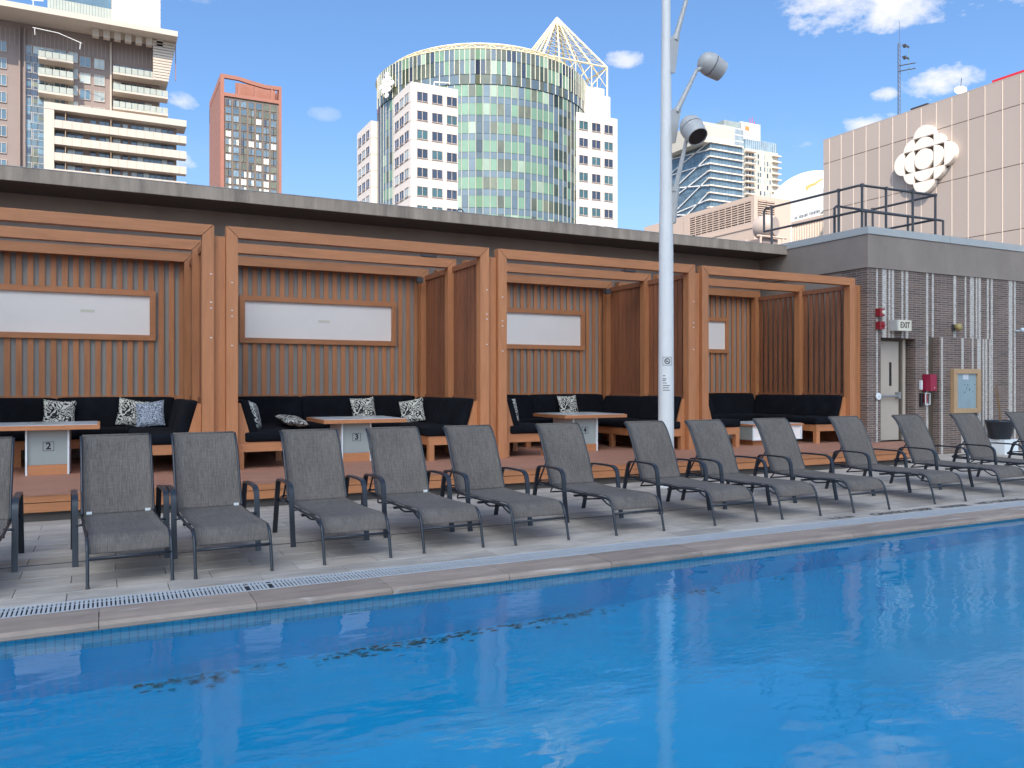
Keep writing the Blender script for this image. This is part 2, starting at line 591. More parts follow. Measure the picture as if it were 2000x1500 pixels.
def tag(o, label, cat, group=None):
    o['label'] = label
    o['category'] = cat
    if group: o['group'] = group
    return o


def thing(name, loc, label, cat, group=None):
    o = bpy.data.objects.new(name, None)
    o.empty_display_size = .1
    COL.objects.link(o)
    o.location = loc
    WORLD_LOC[o] = Vector(loc)
    return tag(o, label, cat, group)


def structure(o):
    o['kind'] = 'structure'
    return o


def box(name, mat, parent, x0, x1, y0, y1, z0, z1, **kw):
    return MB().box(x0, x1, y0, y1, z0, z1).build(name, mat, parent, **kw)


def children(o):
    return [c for c in o.children]


def copy_tree(o, parent=None):
    c = o.copy()
    COL.objects.link(c)
    c.parent = parent
    for ch in children(o):
        copy_tree(ch, c)
    return c


def inst(name, me, parent, loc, scale=None):
    """one piece that shares its mesh with its neighbours; loc in world"""
    o = bpy.data.objects.new(name, me)
    COL.objects.link(o)
    if parent is not None:
        o.parent = parent
        o.location = Vector(loc) - WORLD_LOC[parent]
    else:
        o.location = loc
    if scale: o.scale = scale
    return o


def text_obj(name, body, size, mat, parent, loc, rot=(R(90), 0, 0), align='CENTER', extr=.0015, sx=1.0):
    cu = bpy.data.curves.new(name, 'FONT')
    cu.body = body
    cu.size = size
    cu.extrude = extr
    cu.offset = size * .03
    cu.align_x = align
    cu.align_y = 'CENTER'
    tmp = bpy.data.objects.new(name, cu)
    COL.objects.link(tmp)
    dg = bpy.context.evaluated_depsgraph_get()
    me = bpy.data.meshes.new_from_object(tmp.evaluated_get(dg))
    bpy.data.objects.remove(tmp)
    me.materials.clear()
    me.materials.append(MATS[mat])
    o = bpy.data.objects.new(name, me)
    COL.objects.link(o)
    o.rotation_euler = rot
    o.scale = (sx, 1, 1)
    if parent is not None:
        o.parent = parent
        o.location = Vector(loc) - WORLD_LOC[parent]
    else:
        o.location = loc
    return o


def soft_box(x0, x1, y0, y1, z0, z1, r=.04, puff=.02, n=7, seed=0):
    """rounded, slightly puffed cushion"""
    b = MB()
    rr = random.Random(seed)
    cx, cy, cz = (x0 + x1) / 2, (y0 + y1) / 2, (z0 + z1) / 2
    hx, hy, hz = (x1 - x0) / 2, (y1 - y0) / 2, (z1 - z0) / 2
    idx = {}

    def vert(a, bq, c):
        key = (a, bq, c)
        if key in idx: return idx[key]
        # spaced towards the edges
        def sp(k): return math.sin((k / n * 2 - 1) * math.pi / 2)
        p = Vector((sp(a) * hx, sp(bq) * hy, sp(c) * hz))
        inner = Vector((max(-hx + r, min(hx - r, p.x)), max(-hy + r, min(hy - r, p.y)), max(-hz + r, min(hz - r, p.z))))
        d = p - inner
        if d.length > 1e-6:
            p = inner + d.normalized() * r
        u, v, w = p.x / hx, p.y / hy, p.z / hz
        p.z += puff * (1 - u * u) * (1 - v * v) * (1 if w > 0 else -1) * (abs(w) > .5)
        p.y += puff * (1 - u * u) * (1 - w * w) * (1 if v > 0 else -1) * (abs(v) > .5)
        p.x += puff * (1 - v * v) * (1 - w * w) * (1 if u > 0 else -1) * (abs(u) > .5)
        p += Vector([(rr.random() - .5) * .006 for _ in range(3)])
        idx[key] = len(b.v)
        b.v.append((cx + p.x, cy + p.y, cz + p.z))
        return idx[key]
    for a in range(n):
        for c in range(n):
            for k, fl in ((0, True), (n, False)):
                for mk in (lambda i, j: (k, i, j), lambda i, j: (i, j, k), lambda i, j: (j, k, i)):
                    q = [vert(*mk(a, c)), vert(*mk(a + 1, c)), vert(*mk(a + 1, c + 1)), vert(*mk(a, c + 1))]
                    b.f.append(tuple(reversed(q)) if fl else tuple(q))
                    b.m.append(0)
    return b


def pillow_mesh(name, mat, s=.44, th=.13):
    b = MB()
    n = 14
    for side in (1, -1):
        i0 = len(b.v)
        for i in range(n + 1):
            for j in range(n + 1):
                u, v = i / n * 2 - 1, j / n * 2 - 1
                pin = 1 - .07 * (1 - abs(u) ** 2) * abs(v) ** 3
                pin2 = 1 - .07 * (1 - abs(v) ** 2) * abs(u) ** 3
                h = th / 2 * ((1 - u ** 4) * (1 - v ** 4)) ** .55
                b.v.append((u * s / 2 * pin2, side * h, v * s / 2 * pin))
        for i in range(n):
            for j in range(n):
                a = i0 + i * (n + 1) + j
                q = (a, a + n + 1, a + n + 2, a + 1)
                b.f.append(q if side < 0 else tuple(reversed(q)))
                b.m.append(0)
    return b.mesh(name, mat, smooth=True)


# ================================================================== GROUND, POOL, DECK
structure(MB().quad((-2500, -2500, -40), (2500, -2500, -40), (2500, 2500, -40), (-2500, 2500, -40)).build('ground', 'city_ground'))

PX0, PX1, PY0, PY1 = -11.0, 30.0, .8, 5.78
DECK_END = 11.45
# slab under everything (podium roof the pool sits in)
slab = MB()
slab.box(-16, 36, 6.125, 30, -3, -.03)
slab.box(-16, 36, -14, PY0 - .38, -3, -.03)
slab.box(-16, PX0 - .38, PY0 - .38, 6.12, -3, -.03)
slab.box(PX1 + .38, 36, PY0 - .38, 6.12, -3, -.03)
pool_deck = structure(slab.build('pool_deck', 'joint'))
WORLD_LOC[pool_deck] = Vector((0, 0, 0))

# pavers
rows = [(6.40, .265), (6.668, .305), (6.976, .300), (7.279, .300), (7.582, .195)]
y = 7.812
while y < DECK_END - .02:
    rows.append((y, min(.305, DECK_END - y)))
    y += .308
pav = []
for ri, (y0, dy) in enumerate(rows):
    off = (ri % 2) * .33 + rnd.uniform(-.02, .02)
    x = -4.2 + off
    while x < 25:
        pav.append((x, y0, dy))
        x += .664
def vis_size(p):
    x, y0, dy = p
    t_ = (x + .33) * .449 + y0 * .8934
    r_ = (x + .33) * .8934 - y0 * .449
    inside = abs(r_ / t_) < .70
    return (0 if inside else 1000) + t_
pav.sort(key=vis_size)
pm_cache = {}
for k, (x, y0, dy) in enumerate(pav[:300]):
    key = round(dy, 3)
    if key not in pm_cache:
        b = MB()
        c = .003
        b.box(0, .660, 0, dy - .004, -.03, -c)
        b.v += [(c, c, 0), (.66 - c, c, 0), (.66 - c, dy - .004 - c, 0), (c, dy - .004 - c, 0)]
        b.f = [q for q in b.f if q != (4, 5, 6, 7)]
        b.m = [0] * len(b.f)
        b.f += [(8, 9, 10, 11), (4, 5, 9, 8), (5, 6, 10, 9), (6, 7, 11, 10), (7, 4, 8, 11)]
        b.m += [0] * 5
        pm_cache[key] = b.mesh('paver', 'paver')
    inst('paver', pm_cache[key], pool_deck, (x, y0, rnd.uniform(-.0012, .0012)))
structure(MB().box(-16, 25, 7.776, 7.809, -.02, -.002).build('slot_drain', 'pit'))
rest = MB()
for x, y0, dy in pav[300:]:
    rest.box(x, x + .660, y0, y0 + dy - .004, -.03, rnd.uniform(-.001, .001))
rest.build('paver', 'paver', pool_deck, kind='stuff')
# dark movement joint is the open gap between the fifth and sixth row
# near-side deck (behind / under the photographer)
near = MB()
for i in range(70):
    for j in range(6):
        near.box(-14 + i * .664, -14 + i * .664 + .66, .37 - j * .61 - .606, .37 - j * .61, -.03, 0)
near.build('paver', 'paver', pool_deck, kind='stuff')

# stains on the pavers: rust blots as thin irregular patches
# coping stones
coping = thing('pool_coping', (0, 5.9, 0), 'long row of brown stone coping along the far pool edge', 'coping')
cm = None
x = -10.6
ci = 0
while x < 29:
    w = .962
    if cm is None:
        b = MB()
        prof = [(5.745, -.012), (5.738, -.022), (5.738, -.045), (5.75, -.052), (6.118, -.052), (6.118, 0), (5.758, 0)]
        b.prism([(p[0], p[1]) for p in prof], 'x', 0, w - .005)
        cm = b.mesh('coping_stone', 'coping')
        cm.transform(Matrix.Translation((0, -5.9, 0)))
    inst('coping_stone', cm, coping, (x, 5.9, rnd.uniform(-.001, .0015)))
    x += w
    ci += 1
near_cop = MB().box(PX0 - .38, PX1 + .38, PY0 - .38, PY0 + .02, -.05, 0)
near_cop.box(PX0 - .38, PX0 + .02, PY0 + .02, 5.738, -.05, 0).box(PX1 - .02, PX1 + .38, PY0 + .02, 5.738, -.05, 0)
near_cop.build('coping_edge', 'coping', coping)

# drain channel with white bars
drain = thing('drain_channel', (0, 6.25, 0), 'white slotted overflow grating running along the pool coping', 'drain')
MB().box(-10.6, 29, 6.124, 6.396, -.06, -.009).build('channel', 'pit', drain)
MB().box(-10.6, 29, 6.122, 6.140, -.03, .001).box(-10.6, 29, 6.378, 6.397, -.03, .001).box(-10.6, 29, 6.300, 6.312, -.006, -.001).build('grate_rim', 'grate', drain)
bar_me = MB().box(0, .0170, 6.140, 6.378, -.006, 0).mesh('grate_bar', 'grate', (0, 6.25, 0))
xb = -2.6
bars = []
while xb < 24:
    bars.append(xb)
    xb += .0277
near_b = bars[:300]
for xb in near_b:
    if rnd.random() < .015: continue
    inst('grate_bar', bar_me, drain, (xb, 6.25, rnd.uniform(-.0008, .0008)))
gb = MB()
for xb in bars[300:]:
    gb.box(xb, xb + .0170, 6.140, 6.378, -.006, 0)
gb.build('grate_bar', 'grate', drain, kind='stuff')

# pool basin
WZ = -.062
FZ = -1.15
basin = thing('pool_basin', (8, 3, FZ), 'blue plastered swimming pool basin with pale mosaic tile band', 'pool')
bb = MB()
bb.quad((PX0, PY0, FZ), (PX1, PY0, FZ), (PX1, PY1, FZ), (PX0, PY1, FZ))
bb.quad((PX0, PY1, FZ), (PX1, PY1, FZ), (PX1, PY1, -.20), (PX0, PY1, -.20))
bb.quad((PX1, PY0, FZ), (PX0, PY0, FZ), (PX0, PY0, -.05), (PX1, PY0, -.05))
bb.quad((PX0, PY0, FZ), (PX0, PY1, FZ), (PX0, PY1, -.05), (PX0, PY0, -.05))
bb.quad((PX1, PY1, FZ), (PX1, PY0, FZ), (PX1, PY0, -.05), (PX1, PY1, -.05))
bb.build('basin_shell', 'pool_plaster', basin)
MB().box(PX0, PX1, PY1 - .006, PY1 + .3, -.40, -.053).build('tile_band', 'mosaic_tile', basin)
db = MB()
rr = random.Random(3)
for k in range(760):
    t_ = rr.random()
    xx = .2 + t_ * 5.6
    dens = .38 + .62 * math.sin(xx * 3.1 + 1) * math.sin(xx * 1.3 + .3)
    if rr.random() > dens + (.35 if .4 < xx < 2.6 else -.1): continue
    yy = PY1 - .03 - abs(rr.gauss(0, .07))
    s1 = rr.uniform(.008, .026)
    a = rr.random() * 3
    q = [(xx + s1 * math.cos(a + w_) * (1.6 if w_ % 2 else 1), yy + s1 * math.sin(a + w_) * .6, FZ + .004 + rr.random() * .01) for w_ in (0, 1.2, 2.2, 3.4, 4.6)]
    db.quad(*q)
tag(db.build('leaf_debris', 'debris', None), 'dark green leaf debris settled on the pool floor by the wall', 'debris')['kind'] = 'stuff'
water = structure(MB().quad((PX0 + .001, PY0 + .001, WZ), (PX1 - .001, PY0 + .001, WZ), (PX1 - .001, PY1 - .007, WZ), (PX0 + .001, PY1 - .007, WZ)).build('water', 'water'))

# lettering on the pavers
dl = [('1.2 m', 7.40, 6.50, .13, 1.25), ('CAUTION', 8.22, 6.47, .15, 1.05), ('DEEP', 8.76, 6.47, .15, .85), ('WATER', 9.32, 6.47, .15, 1.02), ('NO DIVING', 10.25, 6.48, .15, 1.2)]
for k, (w, X, Y, s_, sx_) in enumerate(dl):
    text_obj('deck_marking', w, s_, 'ink_soft', pool_deck, (X, Y, .004), rot=(0, 0, 0), extr=.0003, sx=sx_)

# ================================================================== CABANA PLATFORM
PZ = .315
PF = 10.2
plat = thing('cabana_platform', (5, PF, 0), 'long low orange brown timber platform under the four cabanas', 'platform')
dk = MB()
yy = PF
while yy < 14.55:
    y1 = min(yy + .138, 14.58)
    xe = lambda q: 13.42 + min(1.0, (q - PF) / 1.3) * 1.5
    dk.prism([(-6, yy), (xe(yy), yy), (xe(y1) if y1 < 11.55 else min(xe(y1), 13.93), y1), (-6, y1)] if y1 < 11.5 else [(-6, yy), (13.93, yy), (13.93, y1), (-6, y1)], 'z', PZ - .03, PZ)
    yy += .142
dk.build('deck_board', 'deck_wood', plat, kind='stuff')
bx = -6.0
while bx < 13.4:
    x1 = min(bx + 2.44, 13.41)
    for z0 in (.105, .212):
        j = rnd.uniform(-.002, .002)
        box('fascia_board', 'stained_wood_h', plat, bx + .002, x1 - .002, PF + .006 + j, PF + .03 + j, z0, z0 + .098)
    bx += 2.44
for z0 in (.105, .212):
    MB().prism([(13.42, PF + .01), (14.93, 11.50), (14.91, 11.52), (13.40, PF + .03)], 'z', z0, z0 + .098).build('fascia_board', 'stained_wood_h', plat)
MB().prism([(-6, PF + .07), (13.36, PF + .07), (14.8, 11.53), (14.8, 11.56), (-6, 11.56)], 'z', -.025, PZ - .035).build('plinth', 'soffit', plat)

# ================================================================== BACK WALL AND CANOPY
wall = thing('grey_wall', (4, 14.6, 0), 'long grey stucco wall behind the four cabanas', 'wall')
box('wall_face', 'grey_stucco', wall, -14, 13.93, 14.60, 14.9, PZ - .3, 4.435)
can = thing('roof_canopy', (4, 14, 4.43), 'long flat concrete roof canopy above the cabanas', 'roof')
box('roof_slab', 'concrete_fascia', can, -16, 13.93, 13.72, 24, 4.437, 4.640)
box('fascia_cap', 'metal_cap', can, -16, 13.925, 13.714, 13.80, 4.6405, 4.648)
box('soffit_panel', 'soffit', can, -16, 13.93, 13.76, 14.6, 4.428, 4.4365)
hk = MB().tube([(5.86, 13.9, 4.64), (5.86, 13.9, 4.70), (5.89, 13.9, 4.735), (5.95, 13.9, 4.735), (5.98, 13.9, 4.70), (5.98, 13.9, 4.64)], .012)
tag(hk.build('pipe_hook', 'dark_metal', None, smooth=True), 'small bent pipe loop on the edge of the flat roof', 'pipe')

# ================================================================== CABANAS
FY = (11.66, 12.995, 14.33)
BW = .150
FT = 3.655


def beam_frame(root, xl, xr, y):
    """mitred portal: two posts and a beam, each its own board"""
    y0, y1 = y, y + .15
    mat = 'stained_wood'
    MB().prism([(xl, PZ), (xl + BW, PZ), (xl + BW, FT - BW), (xl, FT)], 'y', y1, y0).build('post', mat, root)
    MB().prism([(xr - BW, PZ), (xr, PZ), (xr, FT), (xr - BW, FT - BW)], 'y', y1, y0).build('post', mat, root)
    MB().prism([(xl + .010, FT), (xl + BW + .010, FT - BW), (xr - BW - .010, FT - BW), (xr - .010, FT)], 'y', y1 - .001, y0 + .001).build('beam', 'stained_wood_h', root)


slat_cache = {}


def slat_mesh(h, ax):
    key = (round(h, 3), ax)
    if key not in slat_cache:
        b = MB()
        if ax == 'x':
            b.box(-.040, .040, -.010, .010, 0, h)
        else:
            b.box(-.011, .011, -.043 if h > 0 else 0, .043, 0, h)
        slat_cache[key] = b.mesh('slat', 'stained_wood' if ax == 'x' else 'shaded_wood')
    return slat_cache[key]


CL = [-2.60, 1.51, 5.625, 9.735]
CW = 3.95
cab_lab = ['leftmost orange timber cabana with wide white panel, cut by the photo edge',
           'second orange timber cabana from the left, between table 2 and table 4',
           'third orange timber cabana, partly behind the white lamp pole',
           'rightmost orange timber cabana beside the brick building']
for ci, xl in enumerate(CL):
    xr = xl + CW
    root = thing('cabana', (xl, 11.66, PZ), cab_lab[ci], 'cabana', 'orange timber cabanas in a row')
    for y in FY:
        beam_frame(root, xl, xr, y)
    # screen panel with frame
    sx0, sx1 = xl + .67, xl + (3.29 if ci < 3 else 3.07)
    sz0, sz1 = 2.295, 2.932
    YB = 14.548
    scr = box('screen_panel', 'screen', root, sx0, sx1, 14.545, 14.565, sz0, sz1)
    fw = .088
    for nm, a in (('panel_rail', (sx0 - fw, sx1 + fw, sz1, sz1 + fw)), ('panel_rail', (sx0 - fw, sx1 + fw, sz0 - fw, sz0)),
                  ('panel_stile', (sx0 - fw, sx0, sz0, sz1)), ('panel_stile', (sx1, sx1 + fw, sz0, sz1))):
        box(nm, 'stained_wood_h' if nm == 'panel_rail' else 'stained_wood', root, a[0], a[1], 14.502, 14.546, a[2], a[3])
    if ci < 3:
        lx = sx0 + (1.0, 1.27, .62)[ci] if ci else sx0 + 1.62
        lab_ = box('label_strip', 'cream', scr, lx, lx + .20, 14.5425, 14.545, sz0 + (.34, .30, .30)[ci], sz0 + (.385, .345, .325)[ci])
    # bottom rail
    box('bottom_rail', 'stained_wood_h', root, xl + .15, xr - .15, 14.495, 14.545, 1.22, 1.315)
    # slats: full height at the sides, split above and below the panel
    x = xl + .22
    while x < xr - .16:
        inpanel = sx0 - fw - .03 < x < sx1 + fw + .03
        if inpanel:
            inst('slat', slat_mesh(sz0 - fw - 1.315, 'x'), root, (x, YB, 1.315))
            inst('slat', slat_mesh(FT - .1 - sz1 - fw, 'x'), root, (x, YB, sz1 + fw))
        else:
            inst('slat', slat_mesh(FT - .1 - 1.315, 'x'), root, (x, YB, 1.315))
        x += .1545
    box('backing_board', 'slat_backing', root, xl + .1, xr - .1, 14.572, 14.598, 1.25, 3.60)
    # side screens
    for side, xs in ((-1, xl + .040), (1, xr - .040)):
        for (ya, yb) in ((FY[0] + .15, FY[1]), (FY[1] + .15, FY[2])):
            box('side_rail', 'shaded_wood', root, xs - .035, xs + .035, ya, yb, 3.43, 3.52)
            box('side_rail', 'shaded_wood', root, xs - .035, xs + .035, ya, yb, 1.22, 1.31)
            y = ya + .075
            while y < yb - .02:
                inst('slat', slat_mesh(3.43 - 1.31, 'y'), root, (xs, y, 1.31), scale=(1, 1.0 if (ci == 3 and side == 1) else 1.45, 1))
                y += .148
            box('side_skirt', 'shaded_wood', root, xs - .02, xs + .02, ya, yb, PZ, 1.218)
    if ci < 3:
        box('filler_board', 'stained_wood', root, xr + .004, xr + .156, 11.735, 11.76, PZ, 3.52)
    else:
        for q in range(3):
            box('filler_board', 'stained_wood', root, xr + .008 + q * .082, xr + .082 + q * .082, 11.74, 11.77, PZ, 3.50)
        box('filler_cap', 'stained_wood_h', root, xr + .004, xr + .245, 11.735, 11.78, 3.503, 3.53)
    # little wire clips on the front posts
    if ci in (0, 1, 2):
        cl = MB()
        for zz in (2.02, 2.42, 2.50, 2.88):
            cl.box(xl + .06, xl + .085, 11.654, 11.66, zz, zz + .012)
            cl.box(xr - .05, xr - .025, 11.654, 11.66, zz + .1, zz + .112)
        cl.build('wire_clip', 'white_trim', root)
    if ci in (1, 2):
        sp_ = MB().box(xr - .30, xr - .19, 14.10, 14.22, 3.36, 3.46).build('ceiling_speaker', 'dark_metal', root)
        MB().box(xr - .62, xr - .36, 12.98, 13.12, 3.662, 3.70).build('junction_box', 'dark_metal', root)

# ------------------------------------------------------------------ sofas
def sofa(ci, lab):
    xl, xr = CL[ci] + .155, CL[ci] + CW - .155
    z0 = PZ
    root = thing('sofa', ((xl + xr) / 2, 13, z0), lab, 'sofa', 'black cushioned corner sofas in the cabanas')
    W = .82
    yF, yB = 11.76, 13.50
    sb0, sb1 = .556, .690
    def beam(a): box('seat_beam', 'stained_wood_h', root, *a)
    beam((xl, xl + W, yF, yF + .04, sb0, sb1))
    beam((xr - W, xr, yF, yF + .04, sb0, sb1))
    beam((xl + W, xr - W, yB, yB + .04, sb0, sb1))
    for xx in (xl + W - .04, xr - W):
        box('seat_beam', 'stained_wood', root, xx, xx + .04, yF + .04, yB + .04, sb0, sb1)
    for xx, y in ((xl, yF), (xl + W - .09, yF), (xl + W - .09, yB - .6), (xl + .25, yB - .3), (xr - .09, yF), (xr - W, yF), (xr - W, yB - .6), (xl + W + .5, yB), (xr - W - .6, yB)):
        box('sofa_leg', 'stained_wood', root, xx, xx + .09, y + .001, y + .09, z0, sb0)
    MB().box(xl + .03, xl + W - .05, yF + .05, 14.25, sb1 - .03, sb1).box(xr - W + .05, xr - .03, yF + .05, 14.25, sb1 - .03, sb1).box(xl + W - .04, xr - W + .04, yB + .05, 14.25, sb1 - .03, sb1).build('seat_deck', 'dark_metal', root)
    # slanted arm panels at the front of both wings
    for s_, xo in ((1, xl), (-1, xr)):
        MB().prism([(xo, sb1 + .002), (xo + s_ * .20, sb1 + .002), (xo + s_ * .045, 1.235), (xo, 1.235)], 'y', yF + .002, yF + .04).build('arm_panel', 'stained_wood', root)
    # seat cushions
    k = ci * 20
    def cush(name, a, **kw):
        nonlocal k
        k += 1
        soft_box(*a, seed=k, **kw).build(name, 'black_fabric', root, smooth=True)
    cush('seat_cushion', (xl + .10, xl + W + .02, yF - .02, 12.62, sb1, .83), r=.03)
    cush('seat_cushion', (xl + .10, xl + W + .02, 12.63, 13.5, sb1, .83), r=.03)
    cush('seat_cushion', (xr - W - .02, xr - .10, yF - .02, 12.62, sb1, .83), r=.03)
    cush('seat_cushion', (xr - W - .02, xr - .10, 12.63, 13.5, sb1, .83), r=.03)
    xm = (xl + xr) / 2
    cush('seat_cushion', (xl + .1, xm - .005, 13.46, 14.2, sb1, .832), r=.03)
    cush('seat_cushion', (xm + .005, xr - .1, 13.46, 14.2, sb1, .83), r=.03)

    def back(a, lean, name='back_cushion'):
        nonlocal k
        k += 1
        b = soft_box(*a, r=.028, puff=.008, seed=k)
        z_ = a[4]
        b.v = [(v[0] + lean[0] * (v[2] - z_), v[1] + lean[1] * (v[2] - z_), v[2]) for v in b.v]
        b.build(name, 'black_fabric', root, smooth=True)
    ln = .30
    back((xl + .17, xl + .30, yF + .03, 12.9, .80, 1.27), (-ln, 0))
    back((xl + .17, xl + .30, 12.91, 14.15, .80, 1.26), (-ln, 0))
    back((xr - .30, xr - .17, yF + .03, 12.9, .80, 1.27), (ln, 0))
    back((xr - .30, xr - .17, 12.91, 14.15, .80, 1.26), (ln, 0))
    back((xl + .15, xm + (-.4 if ci == 1 else 0) - .004, 14.08, 14.21, .80, 1.285), (0, ln))
    back((xm + (-.4 if ci == 1 else 0) + .004, xr - .15, 14.08, 14.21, .80, 1.29), (0, ln))
    return root


sofa(0, 'black corner sofa around table 2 in the leftmost cabana')
sofa(1, 'black corner sofa around table 3 in the second cabana')
sofa(2, 'black corner sofa around table 4 behind the lamp pole')
sofa(3, 'empty black corner sofa around the low box table at right')

# ------------------------------------------------------------------ tables
def tall_table(x0, x1, bx0, bx1, num, lab):
    y0, y1 = 12.08, 13.25
    root = thing('cabana_table', ((bx0 + bx1) / 2, 12.6, PZ), lab, 'table', 'numbered cabana tables')
    MB().box(x0, x1, y0, y1, .905, .962).build('table_edge', 'stained_wood_h', root)
    MB().box(x0 + .03, x1 - .03, y0 + .03, y1 - .03, .9622, .9672).build('table_top', 'table_top', root)
    MB().box(x0 + .42, x1 - .42, y0 + .35, y1 - .3, .9674, .9690).build('centre_inlay', 'frosted', root)
    for a in (bx0, bx1 - .022):
        box('end_panel', 'white_trim', root, a, a + .022, 12.2, 12.9, PZ, .905)
    box('front_panel', 'frosted', root, bx0 + .022, bx1 - .022, 12.235, 12.25, PZ + .13, .9)
    box('rear_panel', 'frosted', root, bx0 + .022, bx1 - .022, 12.86, 12.875, PZ + .13, .9)
    box('base_block', 'stained_wood_h', root, bx0 + .022, bx1 - .022, 12.215, 12.87, PZ, PZ + .128)
    cx = (bx0 + bx1) / 2 + .01
    pl = MB()
    zc = .685
    for a in ((-.064, .064, -.060, -.055), (-.064, .064, .055, .060), (-.064, -.059, -.055, .055), (.059, .064, -.055, .055)):
        pl.box(cx + a[0], cx + a[1], 12.231, 12.2348, zc + a[2], zc + a[3])
    pl.build('number_frame', 'ink', root)
    text_obj('table_number', num, .122, 'ink', root, (cx, 12.2335, zc))


tall_table(-1.30, -.03, -.89, -.39, '2', 'wood edged table numbered 2 in the leftmost cabana')
tall_table(2.945, 4.24, 3.243, 3.71, '3', 'wood edged table numbered 3 in the second cabana')
tall_table(7.10, 8.38, 7.33, 7.84, '4', 'wood edged table numbered 4 left of the lamp pole')
lt = thing('low_table', (11.75, 12.4, PZ), 'low box table with white panels in the rightmost cabana', 'table')
box('table_edge', 'stained_wood_h', lt, 11.10, 12.42, 11.82, 13.0, .690, .725)
box('table_top', 'table_top', lt, 11.13, 12.39, 11.85, 12.97, .7253, .7285)
for a in ((11.12, 11.15), (11.78, 11.81), (12.37, 12.40)):
    box('panel_stile', 'white_trim', lt, a[0], a[1], 11.84, 11.86, .415, .69)
box('panel_rail', 'white_trim', lt, 11.15, 12.37, 11.842, 11.858, .415, .435)
box('panel_rail', 'white_trim', lt, 11.15, 12.37, 11.842, 11.858, .672, .69)
box('side_panel', 'screen', lt, 11.15, 12.37, 11.861, 11.87, .42, .688)  # plain pale panel without emission
box('side_panel', 'frosted', lt, 11.121, 11.133, 11.862, 12.95, .42, .688)
box('base_block', 'stained_wood_h', lt, 11.2, 12.3, 11.93, 12.9, PZ, .412)

# ------------------------------------------------------------------ pillows
pw1 = pillow_mesh('pillow', 'swirl_cloth')
pw2 = pillow_mesh('pillow', 'fine_cloth', .42)


def pillow(me, loc, rot, lab, s=1.0):
    o = bpy.data.objects.new('pillow', me)
    COL.objects.link(o)
    o.location = loc
    o.rotation_euler = rot
    o.scale = (s, s, s)
    tag(o, lab, 'pillow', 'black and white patterned pillows')


pillow(pw1, (-.58, 14.02, 1.045), (R(-17), R(3), 0), 'swirl patterned pillow standing behind table 2')
pillow(pw1, (.42, 13.92, 1.05), (R(-18), R(10), R(4)), 'cream swirl pillow at the left of the pair in the leftmost cabana')
pillow(pw2, (.66, 13.74, 1.035), (R(-22), R(-7), R(-14)), 'grey finely patterned pillow overlapping a swirl pillow')
pillow(pw1, (2.02, 12.55, 1.03), (R(-14), R(5), R(72)), 'swirl pillow leaning on the left arm of the second sofa')
pillow(pw1, (4.12, 14.02, 1.05), (R(-17), R(-4), 0), 'swirl pillow upright behind the middle of table 3')
pillow(pw1, (2.78, 13.55, .90), (R(-78), R(8), R(14)), 'swirl pillow lying flat at the left end of table 3')
pillow(pw1, (4.82, 13.45, 1.03), (R(-22), R(-12), R(-32)), 'swirl pillow leaning in the right corner of the second sofa')
pillow(pw1, (6.50, 13.05, 1.05), (R(-20), R(6), R(18)), 'swirl pillow left of table 4')
pillow(pw1, (8.30, 14.0, 1.06), (R(-17), R(-2), 0), 'swirl pillow behind the right end of table 4')

# ================================================================== SUN LOUNGERS
def smooth_path(pts, k=4):
    out = []
    n = len(pts)
    for i in range(n - 1):
        p0, p1, p2, p3 = pts[max(i - 1, 0)], pts[i], pts[i + 1], pts[min(i + 2, n - 1)]
        for j in range(k):
            t_ = j / k
            out.append(tuple(.5 * ((2 * p1[d]) + (-p0[d] + p2[d]) * t_ + (2 * p0[d] - 5 * p1[d] + 4 * p2[d] - p3[d]) * t_ ** 2 + (-p0[d] + 3 * p1[d] - 3 * p2[d] + p3[d]) * t_ ** 3) for d in range(len(p1))))
    out.append(tuple(pts[-1]))
    return out


HW = .288      # half width between rails
seat_prof = smooth_path([(.082, .238), (.105, .305), (.165, .352), (.24, .366), (.42, .360), (.65, .352), (.9, .348), (1.12, .350), (1.33, .356)])
back_prof = smooth_path([(1.345, .352), (1.395, .46), (1.445, .58), (1.50, .70), (1.555, .81), (1.605, .90), (1.66, .975), (1.715, 1.022)])


def sheet(prof, hw, th=.006, sag=.012, n=8):
    b = MB()
    m_ = len(prof)
    for sd in (0, 1):
        for i, (y, z) in enumerate(prof):
            d0 = prof[max(i - 1, 0)]
            d1 = prof[min(i + 1, m_ - 1)]
            ty, tz = d1[0] - d0[0], d1[1] - d0[1]
            l_ = math.hypot(ty, tz)
            ny, nz_ = -tz / l_, ty / l_
            for j in range(n + 1):
                u = j / n * 2 - 1
                e = min(1, i / 4, (m_ - 1 - i) / 4)
                off = -sag * (1 - u * u) * e + (th / 2 if sd else -th / 2)
                b.v.append((u * hw, y + ny * off, z + nz_ * off))
    N1 = m_ * (n + 1)
    for i in range(m_ - 1):
        for j in range(n):
            a = i * (n + 1) + j
            b.f.append((a, a + n + 1, a + n + 2, a + 1))
            b.f.append((N1 + a, N1 + a + 1, N1 + a + n + 2, N1 + a + n + 1))
            b.m += [0, 0]
    for i in range(m_ - 1):
        for j in (0, n):
            a = i * (n + 1) + j
            q = (a, N1 + a, N1 + a + n + 1, a + n + 1)
            b.f.append(q if j else tuple(reversed(q)))
            b.m.append(0)
    for i in (0, m_ - 1):
        for j in range(n):
            a = i * (n + 1) + j
            q = (a, a + 1, N1 + a + 1, N1 + a)
            b.f.append(q if i == 0 else tuple(reversed(q)))
            b.m.append(0)
    return b


